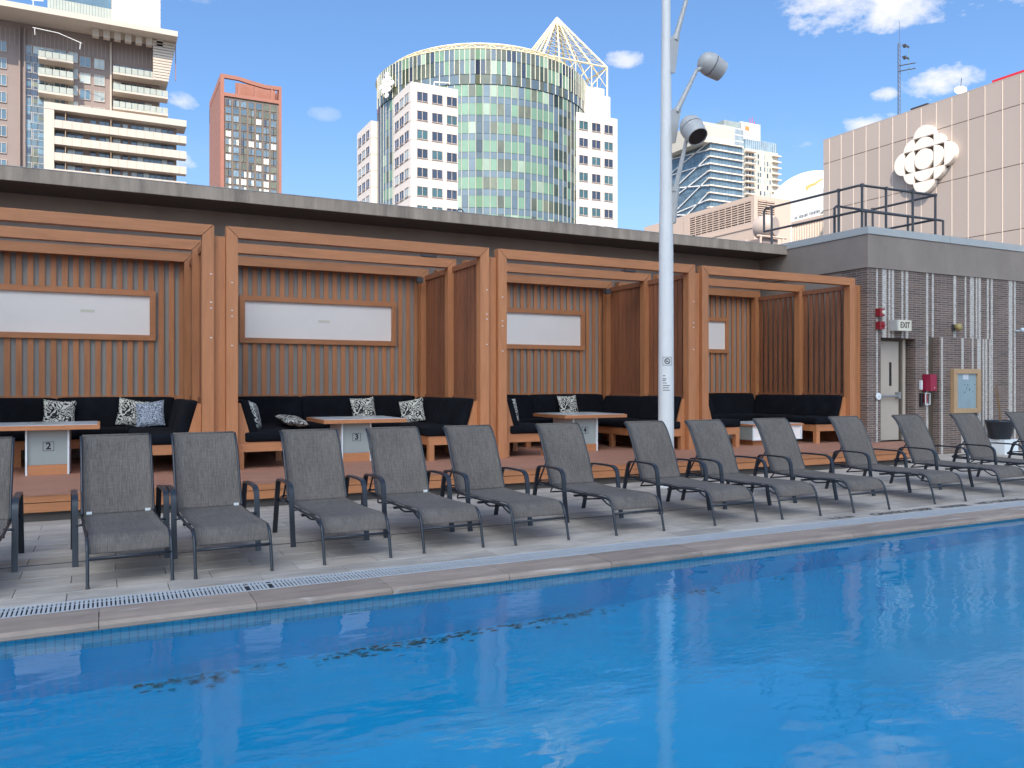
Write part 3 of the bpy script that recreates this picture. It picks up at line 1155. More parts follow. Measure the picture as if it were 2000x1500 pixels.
def make_lounger():
    root = thing('sun_lounger', (0, 0, 0), 'lounger', 'sun lounger', 'grey sling sun loungers lined up along the pool')
    bs = sheet(back_prof, HW - .012, sag=.02).build('backrest', 'sling', root, smooth=True)
    ss = sheet(seat_prof, HW - .012, sag=.012).build('seat', 'sling', root, smooth=True)
    # rolled hem at the top of the back
    MB().tube([(-HW + .01, 1.718, 1.024), (HW - .01, 1.718, 1.024)], .011, 8).build('top_hem', 'sling', bs, smooth=True)
    rail = smooth_path([(0, 0), (.028, .11), (.058, .215), (.085, .285), (.125, .328), (.19, .346), (.3, .347), (.65, .337), (1.0, .334), (1.36, .338), (1.50, .340)])
    for s_ in (-1, 1):
        MB().tube([(s_ * HW, y, z) for y, z in rail], .0125, 10).build('side_rail', 'chair_frame', root, smooth=True)
        MB().tube([(s_ * HW, y + .004, z - .004) for y, z in back_prof], .0115, 8).build('back_rail', 'chair_frame', root, smooth=True)
        xa = s_ * (HW + .062)
        arm = smooth_path([(.865, 0), (.895, .12), (.922, .27), (.938, .42), (.950, .49), (.978, .535), (1.03, .560), (1.12, .566), (1.30, .566), (1.44, .562), (1.505, .548), (1.54, .505), (1.585, .36), (1.63, .2), (1.69, 0)], 3)
        MB().strap([(xa, y, z) for y, z in arm], .046, .019).build('armrest', 'chair_frame', root, smooth='auto')
        # link from rail to arm legs
        MB().tube([(s_ * HW, .92, .335), (s_ * (HW + .055), .925, .33)], .011, 8).tube([(s_ * HW, 1.49, .34), (s_ * (HW + .055), 1.585, .34)], .011, 8).build('arm_link', 'chair_frame', root, smooth=True)
        # prop strut behind the back
        MB().tube([(s_ * (HW - .02), 1.47, .63), (s_ * (HW - .02), 1.66, .37)], .010, 8).build('back_prop', 'chair_frame', root, smooth=True)
        MB().box(s_ * HW - .008, s_ * HW + .008, 1.40, 1.68, .335, .368).build('notch_bar', 'chair_frame', root)
    MB().tube([(-HW, .052, .21), (HW, .052, .21)], .011, 8).build('front_stretcher', 'chair_frame', root, smooth=True)
    MB().tube([(-HW, 1.66, .37), (HW, 1.66, .37)], .009, 8).build('prop_bar', 'chair_frame', root, smooth=True)
    # bent tubes under the sling
    def ubar(y, dy, dz, z=.335):
        pts = smooth_path([(-HW, y, z), (-HW + .03, y + dy * .7, z - dz * .8), (-HW + .10, y + dy, z - dz), (HW - .10, y + dy, z - dz), (HW - .03, y + dy * .7, z - dz * .8), (HW, y, z)])
        MB().tube(pts, .009, 8).build('sling_spreader', 'chair_frame', root, smooth=True)
    ubar(.27, -.11, .07)
    ubar(.72, -.10, .055)
    ubar(1.30, .14, .075)
    MB().box(-HW, HW, .80, .84, .285, .305).build('cross_bar', 'chair_frame', root)
    for s_ in (-1, 1):
        MB().tube([(s_ * HW, 0, 0), (s_ * HW, .004, .018)], .0145, 8).build('foot_cap', 'dark_metal', root)
    return root


lounger_x = [(-1.25, 1.0), (-.097, 2.6), (.640, 1.6), (1.645, 1.0), (2.542, .6), (3.425, 1.0), (4.54, -.6), (5.781, -1.0), (6.715, -.8), (7.811, -2.0), (9.277, -1.4), (10.67, -.5), (12.00, -.6), (13.40, -1.0)]
llab = ['first grey lounger at the left edge, cut off by the photo',
        'grey lounger in front of the leftmost cabana, feet nearest the camera',
        'grey lounger in front of the post between the two left cabanas',
        'grey lounger directly in front of table 3, left of its number',
        'grey lounger just right of the number 3 table base',
        'grey lounger in front of the post between second and third cabana',
        'grey lounger hiding the left part of table 4 base',
        'grey lounger whose back overlaps the foot of the white pole',
        'grey lounger immediately right of the white lamp pole',
        'grey lounger in front of the low box table',
        'grey lounger in front of the right sofa end of the last cabana',
        'grey lounger in front of the beige exit door',
        'grey lounger in front of the notice case and black planter',
        'last grey lounger at the right edge, cut off by the photo']
proto = make_lounger()
for i, (x, a) in enumerate(lounger_x):
    o = proto if i == 0 else copy_tree(proto)
    yj = [6.71, 6.715, 6.69, 6.73, 6.78, 6.735, 6.72, 6.71, 6.69, 6.66, 6.69, 6.71, 6.70, 6.70][i]
    o.location = (x + HW, yj, 0)
    o.rotation_euler = (0, 0, R(a))
    o['label'] = llab[i]
    if i in (1, 2, 4):
        WORLD_LOC[o] = Vector((0, 0, 0))
        for s_ in ((-1, 1) if i == 1 else (1,)):
            tg_ = MB().box(s_ * .235 - .022, s_ * .235 + .022, 1.318, 1.322, .358, .382).build('care_tag', 'white_trim', o)

# ================================================================== LAMP POLE
px_, py_ = 7.347, 9.6
pole = thing('lamp_pole', (px_, py_, 0), 'tall tapering white pole carrying tilted grey spotlights', 'lamp pole')
MB().lathe((px_, py_, 0), [(0, 0), (.115, 0), (.113, 1.5), (.104, 3.4), (.084, 5.0), (.066, 6.7), (.052, 9.2), (0, 9.2)], 28).build('mast', 'pole_white', pole, smooth='auto')
MB().lathe((px_, py_, 0), [(0, .0), (.19, .0), (.19, .015), (.115, .02)], 28).build('base_flange', 'pole_white', pole)


def spot(base, joint, head, aim, r=.165, name='spotlight'):
    """bracket plate on the pole, arm and a rounded spot head"""
    base, joint, head, aim = Vector(base), Vector(joint), Vector(head), Vector(aim).normalized()
    d = (joint - base)
    side = Vector((d.x, d.y, 0)).normalized()
    pr = MB()
    w = side.cross(Vector((0, 0, 1)))
    # tapering fin against the pole
    prof = [base - side * .06 + Vector((0, 0, -.38)), base + side * .03 + Vector((0, 0, -.36)), base + d * .18 + side * .05, base + d * .24 - side * .03, base - side * .06 + Vector((0, 0, .10))]
    n_ = len(prof)
    pr.v = [tuple(p + w * .02) for p in prof] + [tuple(p - w * .02) for p in prof]
    pr.f = [tuple(range(n_)), tuple(reversed(range(n_, 2 * n_)))] + [(k, k + n_, (k + 1) % n_ + n_, (k + 1) % n_) for k in range(n_)]
    pr.m = [0] * len(pr.f)
    br_ = pr.build('bracket', 'lamp_grey', pole)
    MB().tube([base + d * .12, joint], [.042, .026], 10).build('arm', 'lamp_grey', pole, smooth='auto')
    MB().tube([joint, head - aim * .02], .03, 8).build('knuckle', 'lamp_grey', pole, smooth='auto')
    prof2 = [(0, -.20 * r / .165), (.06, -.195 * r / .165), (.115, -.165 * r / .165), (.15, -.11), (.166, -.04), (.168, 0), (.158, .002), (.158, .012), (.168, .014), (.160, .09), (.150, .17), (.146, .205), (.138, .205), (.136, .19)]
    hd = MB().lathe(head, [(a * r / .165, b * r / .165 if k > 2 else b) for k, (a, b) in enumerate(prof2)], 26, aim).build('lamp_head', 'lamp_grey', pole, smooth='auto')
    MB().lathe(head, [(.136 * r / .165, .189 * r / .165), (.0, .186 * r / .165)], 26, aim).build('lens', 'lamp_dark', hd)
    MB().lathe(head, [(.1585, .0021), (.1645, .0023), (.1645, .0117), (.1585, .0119)], 26, aim).build('seam_ring', 'lamp_dark', hd)


spot((7.44, 9.55, 5.38), (7.87, 9.55, 6.15), (8.11, 9.52, 6.26), (.88, -.12, -.36))
spot((7.42, 9.52, 4.20), (7.50, 9.32, 5.03), (7.55, 9.26, 5.16), (-.02, -.50, -.60))
spot((7.43, 9.55, 6.40), (7.76, 9.55, 7.40), (8.0, 9.52, 7.50), (.6, -.3, -.75))
# sticker and rules print on the pole, facing left
st = MB()
zc = 1.83
def pole_pt(ang, z, rr_=.1145): return (px_ + rr_ * math.sin(ang), py_ - rr_ * math.cos(ang), z)
def patch(b, a0, a1, z0, z1, n=6):
    for k in range(n):
        b0 = a0 + (a1 - a0) * k / n
        b1 = a0 + (a1 - a0) * (k + 1) / n
        b.quad(pole_pt(b0, z0), pole_pt(b1, z0), pole_pt(b1, z1), pole_pt(b0, z1))
A0, A1 = R(-62), R(6)
for a in ((A0, A1, zc - .06, zc - .055), (A0, A1, zc + .055, zc + .06), (A1 - .04, A1, zc - .06, zc + .06), (A0, A0 + .04, zc - .06, zc + .06)):
    patch(st, *a)
am = (A0 + A1) / 2
for k in range(20):
    t0, t1 = 2 * math.pi * k / 20, 2 * math.pi * (k + 1) / 20
    st.quad(*[pole_pt(am + rr_ * .38 * math.cos(q), zc + rr_ * .042 * math.sin(q)) for rr_, q in ((1, t0), (1, t1), (.72, t1), (.72, t0))])
st.quad(*[pole_pt(am + a, zc + z) for a, z in ((-.26, .03), (-.20, .034), (.26, -.03), (.20, -.034))])
patch(st, am - .22, am + .14, zc - .008, zc + .004)
st.build('no_smoking_sticker', 'ink', pole)
tx = MB()
for k, (w, z) in enumerate(((.35, 1.615), (.5, 1.57), (.4, 1.545), (.55, 1.51), (.95, 1.473), (.8, 1.44), (.95, 1.405))):
    patch(tx, A0, A0 + w * .95, z, z + .010)
tx.build('rules_print', 'ink_soft', pole)

# ================================================================== BRICK BUILDING
bld = thing('brick_building', (14, 12, 0), 'dark thin brick building with pale vertical stone stripes and grey parapet', 'building')
BX, BY = 13.94, 11.57
EX = 30
# walls: pieces around the door recess
DXL, DXR, DZ = 14.328, 15.394, 2.455
box('brick_wall', 'roman_brick', bld, BX, DXL, BY, BY + .3, -.02, 3.876)
box('brick_wall', 'roman_brick', bld, DXL + .001, DXR - .001, BY, BY + .3, DZ, 3.875)
box('brick_wall', 'roman_brick', bld, DXR, EX, BY, BY + .3, -.02, 3.876)
box('brick_wall', 'roman_brick', bld, BX + .001, BX + .3, BY + .3, BY + .66, -.02, 3.876)
box('side_wall', 'grey_stucco', bld, BX + .012, BX + .3, BY + .66, 14.9, -.02, 3.876)
MB().box(DXL - .3, DXL - .0005, BY + .301, BY + .8, -.02, 3).box(DXR + .0005, DXR + .3, BY + .301, BY + .8, -.02, 3).box(DXL, DXR, BY + .3, BY + .8, DZ + .001, 3).build('recess_wall', 'roman_brick', bld)
box('parapet', 'grey_stucco', bld, BX - .03, EX, BY - .03, 22, 3.878, 4.56)
capm = MB()
capm.box(BX - .05, EX, BY - .05, BY + .35, 4.562, 4.71)
capm.box(BX - .05, BX + .35, BY + .35, 22, 4.562, 4.709)
capm.build('parapet_cap', 'metal_cap', bld)
box('roof_sheet', 'grey_stucco', bld, BX + .351, EX, BY + .351, 22, 4.562, 4.60)
for xx in (16.45, 19.1):
    box('cap_joint', 'dark_metal', bld, xx, xx + .006, BY - .052, BY - .0502, 4.565, 4.708)
# projecting lower block
LBX0, LBX1 = 15.93, 17.70
box('projecting_wall', 'roman_brick', bld, LBX0, LBX1, BY - .16, BY - .001, -.02, 2.50)
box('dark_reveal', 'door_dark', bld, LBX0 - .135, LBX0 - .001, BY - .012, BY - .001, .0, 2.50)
up = [(14.187, 14.229, 0), (14.366, 14.487, 2.46), (14.552, 14.604, 2.46), (14.647, 14.717, 2.46), (14.951, 14.999, 2.46), (15.075, 15.155, 2.46),
      (15.728, 15.79, 0), (15.913, 15.969, 2.5), (16.625, 16.712, 2.5), (17.01, 17.059, 2.5), (17.193, 17.322, 2.5), (17.388, 17.443, 2.5), (17.483, 17.564, 2.5),
      (17.783, 17.844, 0), (17.921, 17.993, 0), (18.575, 18.709, 0), (18.773, 18.837, 0), (19.6, 19.72, 0), (20.4, 20.46, 0), (20.6, 20.72, 0), (21.8, 21.9, 0)]
for a, b_, z0 in up:
    box('stone_stripe', 'marble_chip', bld, a, b_, BY - .010, BY + .01, z0, 3.874)
for a, b_ in ((15.99, 16.045), (16.66, 16.735), (17.02, 17.07), (17.20, 17.32), (17.385, 17.44), (17.48, 17.55), (17.62, 17.67)):
    box('stone_stripe', 'marble_chip', bld, a, b_, BY - .170, BY - .155, 0, 2.50)
# door
dr = MB().box(14.34, 15.15, BY + .22, BY + .265, PZ, 2.40).build('door', 'door_paint', bld)
box('door_window', 'glass_dark', dr, 14.855, 14.925, BY + .214, BY + .225, 1.46, 1.96)
pb = MB().tube([(14.40, BY + .15, 1.245), (15.08, BY + .15, 1.245)], .022, 8)
pb.box(15.04, 15.11, BY + .13, BY + .22, 1.19, 1.33)
pb.box(14.40, 14.43, BY + .15, BY + .22, 1.23, 1.26)
pb.build('push_bar', 'steel', dr, smooth='auto')
MB().box(15.155, 15.22, BY + .20, BY + .30, PZ, 2.40).box(14.33, 15.22, BY + .20, BY + .30, 2.402, 2.45).build('door_frame', 'door_dark', bld)
MB().box(15.222, 15.30, BY + .17, BY + .30, PZ, 2.45).build('door_frame', 'door_paint', bld)
box('recess_back', 'roman_brick', bld, 15.302, 15.393, BY + .26, BY + .34, -.02, 2.45)

# fixtures on the brick wall
def fixture(name, mb, mat, lab, cat, group=None):
    return tag(mb.build(name, mat, None, smooth='auto'), lab, cat, group)


for z, lab in ((2.965, 'upper red fire alarm horn with clear strobe on the brick'), (2.70, 'lower red fire alarm box above the white cover plate')):
    a = thing('fire_alarm', (14.23, BY, z), lab, 'fire alarm', 'red fire alarms beside the door')
    box('housing', 'alarm_red', a, 14.16, 14.30, BY - .12, BY - .011, z - .08, z + .08)
    MB().lathe((14.26, BY - .12, z), [(.045, 0), (.04, .02), (0, .028)], 12, (0, -1, 0)).build('strobe_lens', 'cream' if z > 2.9 else 'alarm_red', a)
cd = thing('cover_plate', (14.208, BY, 1.2), 'round white cover plate on the pale stripe beside the door', 'cover plate')
MB().lathe((14.208, BY - .035, 1.245), [(0, 0), (.075, 0), (.07, .02), (0, .024)], 20, (0, -1, 0)).build('disc', 'white_trim', cd)
MB().lathe((14.208, BY - .0595, 1.245), [(0, 0), (.012, 0), (.010, .004), (0, .005)], 8, (0, -1, 0)).build('screw', 'steel', cd)
ex = thing('exit_sign', (14.8, BY, 2.7), 'cream boxed exit sign above the beige door', 'exit sign')
box('sign_box', 'lamp_grey', ex, 14.56, 14.98, BY - .20, BY - .012, 2.60, 2.82)
fc = box('sign_face', 'cream', ex, 14.60, 14.99, BY - .212, BY - .201, 2.60, 2.82)
text_obj('sign_letters', 'EXIT', .165, 'door_dark', ex, (14.795, BY - .2135, 2.71), sx=.86, extr=.001)
rb = thing('hose_box', (15.7, BY, 1.5), 'red emergency call box on the white stripe', 'call box')
box('box_body', 'red_box', rb, 15.60, 15.80, BY - .20, BY - .012, 1.355, 1.705)
box('side_label', 'white_trim', rb, 15.50, 15.545, BY - .06, BY - .012, 1.38, 1.58)
MB().lathe((15.73, BY - .2005, 1.42), [(0, 0), (.014, 0), (.012, .006), (0, .007)], 10, (0, -1, 0)).build('knob', 'cream', rb)
ph = thing('wall_pull', (15.65, BY, 1.2), 'clear covered alarm pull station below the red box', 'pull station')
box('back_plate', 'glass_dark', ph, 15.50, 15.58, BY - .05, BY - .013, 1.03, 1.30)
box('pull_body', 'alarm_red', ph, 15.60, 15.68, BY - .08, BY - .013, 1.10, 1.29)
MB().box(15.585, 15.74, BY - .10, BY - .081, 1.06, 1.075).box(15.585, 15.74, BY - .10, BY - .081, 1.295, 1.31).box(15.585, 15.6, BY - .10, BY - .081, 1.075, 1.295).box(15.725, 15.74, BY - .10, BY - .081, 1.075, 1.295).build('cover_frame', 'white_trim', ph)
gb_ = thing('globe_lamp', (16.66, BY, 2.75), 'small round brass globe wall lamp above the notice case', 'wall lamp')
MB().lathe((16.66, BY - .1, 2.74), [(0, -.085), (.04, -.075), (.07, -.045), (.084, 0), (.07, .045), (.04, .075), (0, .085)], 20).build('globe', 'brass', gb_, smooth=True)
box('wall_plate', 'dark_metal', gb_, 16.56, 16.64, BY - .04, BY - .011, 2.67, 2.80)
nc = thing('notice_case', (16.75, BY - .2, 1.3), 'wooden framed glass notice case on the brick wall', 'notice case')
NX0, NX1, NZ0, NZ1 = 16.30, 17.215, .872, 1.825
YN = BY - .161
for a in ((NX0, NX1, NZ1 - .10, NZ1), (NX0, NX1, NZ0, NZ0 + .10), (NX0, NX0 + .12, NZ0 + .10, NZ1 - .10), (NX1 - .12, NX1, NZ0 + .10, NZ1 - .10)):
    box('case_frame', 'oak_frame', nc, a[0], a[1], YN - .085, YN, a[2], a[3])
box('glass_pane', 'notice_glass', nc, NX0 + .12, NX1 - .12, YN - .05, YN - .02, NZ0 + .10, NZ1 - .10)
box('notice_sheet', 'paper', nc, 16.64, 16.83, YN - .053, YN - .051, 1.60, 1.715)
mk_ = MB()
for q in range(11):
    xx = 16.62 + rnd.random() * .5
    zz = 1.25 + rnd.random() * .25
    mk_.box(xx, xx + rnd.uniform(.008, .03), YN - .0530, YN - .051, zz, zz + rnd.uniform(.008, .06))
mk_.build('poster_marks', 'ink', nc)
sc_ = thing('security_camera', (18.8, BY, 2.73), 'small white security camera on the brick wall near the photo edge', 'security camera')
MB().tube([(18.80, BY, 2.72), (18.80, BY - .12, 2.72)], .02, 8).build('arm', 'camera_white', sc_, smooth=True)
MB().lathe((18.84, BY - .16, 2.74), [(0, -.05), (.035, -.04), (.05, 0), (.035, .04), (0, .05)], 16).build('dome', 'camera_white', sc_, smooth=True)
# planter with dead stems
pt = thing('planter', (17.35, 10.9, 0), 'black tapered planter with bare stems on a white box', 'planter')
box('white_stand', 'white_trim', pt, 17.05, 17.52, 10.7, 11.15, 0, .32)
MB().lathe((17.22, 10.9, .3205), [(0, 0), (.20, 0), (.29, .36), (.315, .38), (.30, .40), (.27, .37), (0, .33)], 24).build('pot', 'planter_black', pt, smooth='auto')
for q in range(5):
    a = rnd.uniform(-.22, .05)
    MB().tube([(17.22 + rnd.uniform(-.05, .05), 10.9, .66), (17.22 + a * .6, 10.92, 1.05), (17.20 + a, 10.98, 1.38 + rnd.random() * .15)], [.012, .009, .004], 6).build('stem', 'twig', pt)
ur = fixture('stone_urn', MB().lathe((17.60, 11.1, .30), [(0, 0), (.07, 0), (.12, .14), (.07, .26), (.10, .36), (0, .36)], 14).box(17.5, 17.7, 11.0, 11.2, 0, .3), 'stone_tan', 'tan stone ornament behind the black planter', 'ornament')

# roof railing on the brick building
rl = thing('roof_railing', (15, 12, 4.6), 'dark pipe guard railing around the roof corner of the brick building', 'railing')
zt, zm = 5.70, 5.16
r_ = .027
pts = [(14.2, 14.62, zt), (14.3, 12.05, zt), (16.56, 11.95, zt)]
MB().tube([(14.2, 14.75, zm), (14.2, 14.75, zt - .05), (14.2, 14.70, zt), (14.3, 12.12, zt), (14.36, 12.05, zt), (16.56, 11.95, zt)], r_, 8).build('top_rail', 'rail_dark', rl, smooth='auto')
MB().tube([(14.2, 14.75, zm), (14.3, 12.05, zm)], r_, 8).tube([(14.3, 12.05, zm), (16.72, 11.95, zm)], r_, 8).build('mid_rail', 'rail_dark', rl, smooth='auto')
MB().tube([(16.56, 11.95, zt), (16.56, 13.6, zt)], r_, 8).tube([(16.56, 11.95, zm), (16.56, 13.6, zm)], r_, 8).build('side_rail', 'rail_dark', rl, smooth='auto')
for p in ((14.2, 14.5), (14.28, 12.6), (14.35, 12.05), (15.05, 12.02), (15.85, 11.98), (16.56, 11.95), (16.56, 13.6)):
    MB().tube([(p[0], p[1], 4.60), (p[0], p[1], zt)], r_, 8).build('rail_post', 'rail_dark', rl, smooth='auto')
    MB().tube([(p[0], p[1], zt - .03), (p[0], p[1], zt + .035)], r_ * 1.5, 8).build('rail_fitting', 'rail_dark', rl)
rl2 = thing('hatch_guard', (15.4, 13, 4.6), 'lower dark pipe guard beside the roof hatch', 'railing')
MB().tube([(14.32, 12.75, 4.6), (14.32, 12.75, 5.36), (14.38, 12.75, 5.40), (17.95, 12.75, 5.40)], r_, 8).build('top_rail', 'rail_dark', rl2, smooth='auto')
for xx in (15.3, 16.7, 17.95):
    MB().tube([(xx, 12.75, 4.6), (xx, 12.75, 5.40)], r_, 8).build('rail_post', 'rail_dark', rl2, smooth='auto')
ht = thing('roof_hatch', (16.1, 12.5, 4.6), 'dark metal roof hatch with grating behind the pipe railing', 'roof hatch')
MB().box(15.2, 16.8, 12.2, 12.7, 4.6, 4.82).build('hatch_curb', 'dark_metal', ht)
hm = MB()
for q in range(9):
    hm.box(15.1, 16.9, 12.15 + q * .07, 12.19 + q * .07, 4.86, 4.88)
hm.build('hatch_grating', 'rail_dark', ht)

# ================================================================== FAR BUILDINGS
GZ = -40


def clear_windows(root, plane, fixed, cells, mats, depth=.25, frame=None, name='window'):
    """cells = [(a0,a1,z0,z1)]; plane 'y' or 'x'; each window a part: glass slightly proud of a dark recess, with a sill frame child"""
    for k, (a0, a1, z0, z1) in enumerate(cells):
        mt = mats[k % len(mats)] if not callable(mats) else mats(k)
        if plane == 'y':
            o = MB().box(a0, a1, fixed - .04, fixed + .02, z0, z1).build(name, mt, root)
            if frame:
                w = frame[1]
                xm = (a0 + a1) / 2
                f_ = MB().box(a0 - w, a1 + w, fixed - .12, fixed - .0, z1, z1 + w).box(a0 - w, a1 + w, fixed - .16, fixed - .0, z0 - w, z0)
                f_.box(xm - w * .5, xm + w * .5, fixed - .08, fixed - .041, z0, z1).box(a0 - w, a0, fixed - .12, fixed, z0, z1).box(a1, a1 + w, fixed - .12, fixed, z0, z1)
                f_.build('frame', frame[0], o)
        else:
            o = MB().box(fixed - .04, fixed + .02, a0, a1, z0, z1).build(name, mt, root)
            if frame:
                w = frame[1]
                xm = (a0 + a1) / 2
                f_ = MB().box(fixed - .12, fixed, a0 - w, a1 + w, z1, z1 + w).box(fixed - .16, fixed, a0 - w, a1 + w, z0 - w, z0)
                f_.box(fixed - .08, fixed - .041, xm - w * .5, xm + w * .5, z0, z1)
                f_.build('frame', frame[0], o)


# ---- drum tower with white corner blocks and pyramid
dt = thing('drum_tower', (78.3, 171.4, GZ), 'green glass drum tower with white corner blocks and open steel pyramid', 'tower')
blocks = [(54.16, 65.2, 151.86, 162.7, 60.97), (91.2, 102.45, 151.4, 162.5, 60.5), (54.5, 65.5, 179.7, 190.9, 61.4)]
for bi, (x0, x1, y0, y1, zt_) in enumerate(blocks):
    blk = MB().box(x0, x1, y0, y1, GZ, zt_).build('corner_block', 'tower_white', dt)
    # panel grooves every floor
    gr = MB()
    z = zt_ - 3.9
    while z > 24:
        gr.box(x0 - .02, x1 + .02, y0 - .02, y0 + .01, z, z + .12)
        gr.box(x0 - .021, x0 + .01, y0 + .0, y1, z, z + .12)
        z -= 3.73
    gr.build('panel_joint', 'tower_groove', blk)
    fl = 3.735
    cf, cs = [], []
    for r in range(10):
        zt2 = zt_ - 1.80 - r * fl
        if zt2 < 33: continue
        if bi < 2:
            for c in range(3):
                a0 = x0 + 1.3 + c * (x1 - x0 - 2.6 - 2.15) / 2
                cf.append((a0, a0 + 2.15, zt2 - 1.75, zt2))
        for c in range(3):
            a0 = y0 + 1.3 + c * (y1 - y0 - 2.6 - 2.15) / 2
            cs.append((a0, a0 + 2.15, zt2 - 1.75, zt2))
    mm = ['win_teal', 'win_navy', 'win_teal', 'win_navy', 'win_teal', 'win_teal', 'win_navy']
    clear_windows(dt, 'y', y0, cf, lambda k: rnd.choice(mm), frame=('tower_groove', .10))
    clear_windows(dt, 'x', x0, cs, lambda k: rnd.choice(['win_navy', 'win_navy', 'win_lite']), frame=('tower_groove', .10))
dcx, dcy, dR = 78.3, 171.4, 24.1


def dpt(a, z, r=dR): return (dcx + r * math.sin(a), dcy - r * math.cos(a), z)


core = MB().lathe((dcx, dcy, 0), [(dR - .25, GZ), (dR - .25, 69.0), (0, 69.0)], 96).build('drum_core', 'pane_dark', dt)
# individual glass panes on the part that faces here
cell = R(3.45)
band_top = 61.9
panes = []
for r in range(8):
    zt2 = 61.9 - r * 3.73
    for k in range(-23, 21):
        a = k * cell - R(24)
        a = k * cell + R(-10)
        if a < R(-88) or a > R(62): continue
        panes.append((a, zt2 - 2.35, zt2, 'lite'))
        panes.append((a, zt2 - 3.70, zt2 - 2.42, 'span'))
def pane_mat(kind, a):
    q = rnd.random()
    deg = math.degrees(a)
    if kind == 'span':
        return 'pane_slate' if deg < 24 else ('pane_dark' if q < .5 else 'pane_slate')
    if 14 < deg < 40 and q < .45:
        return 'pane_dark'
    if q < .60: return 'pane_green'
    if q < .71: return 'pane_pale'
    if q < .88: return 'pane_slate'
    return 'pane_olive'
count = 0
by_m = {}
for (a, z0, z1, kd) in panes:
    mt = pane_mat(kd, a)
    vis = R(-45) < a < R(42) and z1 > 38
    p0, p1 = dpt(a + .004, z0, dR - .05), dpt(a + cell - .004, z0, dR - .05)
    q0, q1 = dpt(a + .004, z0, dR + .02), dpt(a + cell - .004, z0, dR + .02)
    target = None
    if vis and kd == 'lite' and count < 290:
        b = MB()
        count += 1
    else:
        b = by_m.setdefault(mt, MB())
    i = len(b.v)
    b.v += [p0, p1, (p1[0], p1[1], z1), (p0[0], p0[1], z1), q0, q1, (q1[0], q1[1], z1), (q0[0], q0[1], z1)]
    b.f += [(i + 4, i + 5, i + 6, i + 7), (i, i + 3, i + 2, i + 1), (i, i + 1, i + 5, i + 4), (i + 3, i + 7, i + 6, i + 2), (i, i + 4, i + 7, i + 3), (i + 1, i + 2, i + 6, i + 5)]
    b.m += [0] * 6
    if b is not by_m.get(mt):
        b.build('glass_pane', mt, dt)
for mt, b in by_m.items():
    b.build('glass_pane', mt, dt, kind='stuff')
ml = MB()
k = -24
while k < 21:
    a = k * cell + R(-10)
    if R(-90) < a < R(64):
        p = dpt(a, 0, dR + .05)
        ml.box(p[0] - .045, p[0] + .045, p[1] - .045, p[1] + .045, 28, 62.0)
    k += 1
ml.build('mullion', 'mullion', dt, kind='stuff')
# upper dark band of narrow panes
cell2 = R(2.5)
groups = {}
fins = MB()
for k in range(-34, 28):
    a = k * cell2 + R(-10)
    for (z0, z1) in ((62.0, 63.9), (64.0, 66.8), (66.9, 69.0)):
        q = rnd.random()
        if z0 == 62.0:
            mt = 'pane_olive' if q < .5 else 'pane_slate'
        else:
            mt = 'pane_slate' if q < .28 else 'win_navy' if q < .42 else 'pane_dark' if q < .55 else 'pane_olive' if q < .75 else 'pane_green' if q < .93 else 'pane_pale'
        b = groups.setdefault(mt, MB())
        p0, p1 = dpt(a, z0, dR + .16), dpt(a + cell2, z0, dR + .16)
        b.quad(p0, p1, (p1[0], p1[1], z1), (p0[0], p0[1], z1))
    p = dpt(a, 0, dR + .22)
    fins.box(p[0] - .06, p[0] + .06, p[1] - .06, p[1] + .06, 62.0 if k % 2 == 0 else 64.0, 69.05)
for mt, b in groups.items():
    b.build('band_glass', mt, dt, kind='stuff')
fins.build('glazing_fin', 'mullion', dt, kind='stuff')
# steel crown ring: sloping open trellis
ring = MB()
for k in range(72):
    a = k * R(5)
    b_ = a + R(5)
    for (z_, r__, w_) in ((69.25, .1, .16), (69.9, .9, .09), (70.5, 1.6, .09), (71.0, 2.3, .2), (71.35, 2.9, .09), (71.65, 3.5, .16)):
        ring.tube([dpt(a, z_, dR - r__), dpt(b_, z_, dR - r__)], w_, 4)
    ring.tube([dpt(a, 69.25, dR - .1), dpt(a, 71.65, dR - 3.5)], .09, 4)
    if k % 2 == 0:
        ring.tube([dpt(a, 71.0, dR - 2.3), dpt(b_, 69.25, dR - .1)], .08, 4)
        ring.tube([dpt(b_ + R(5), 71.0, dR - 2.3), dpt(b_, 69.25, dR - .1)], .08, 4)
        ring.tube([dpt(a, 69.0, dR - 2.3), dpt(a, 71.0, dR - 2.3)], .12, 4)
ring.build('crown_trellis', 'steel_cream', dt)
MB().lathe((dcx, dcy, 0), [(dR - 4.4, 69.0), (dR - 4.4, 71.4), (dR - 4.6, 71.4)], 72).build('plant_screen', 'win_lite', dt)
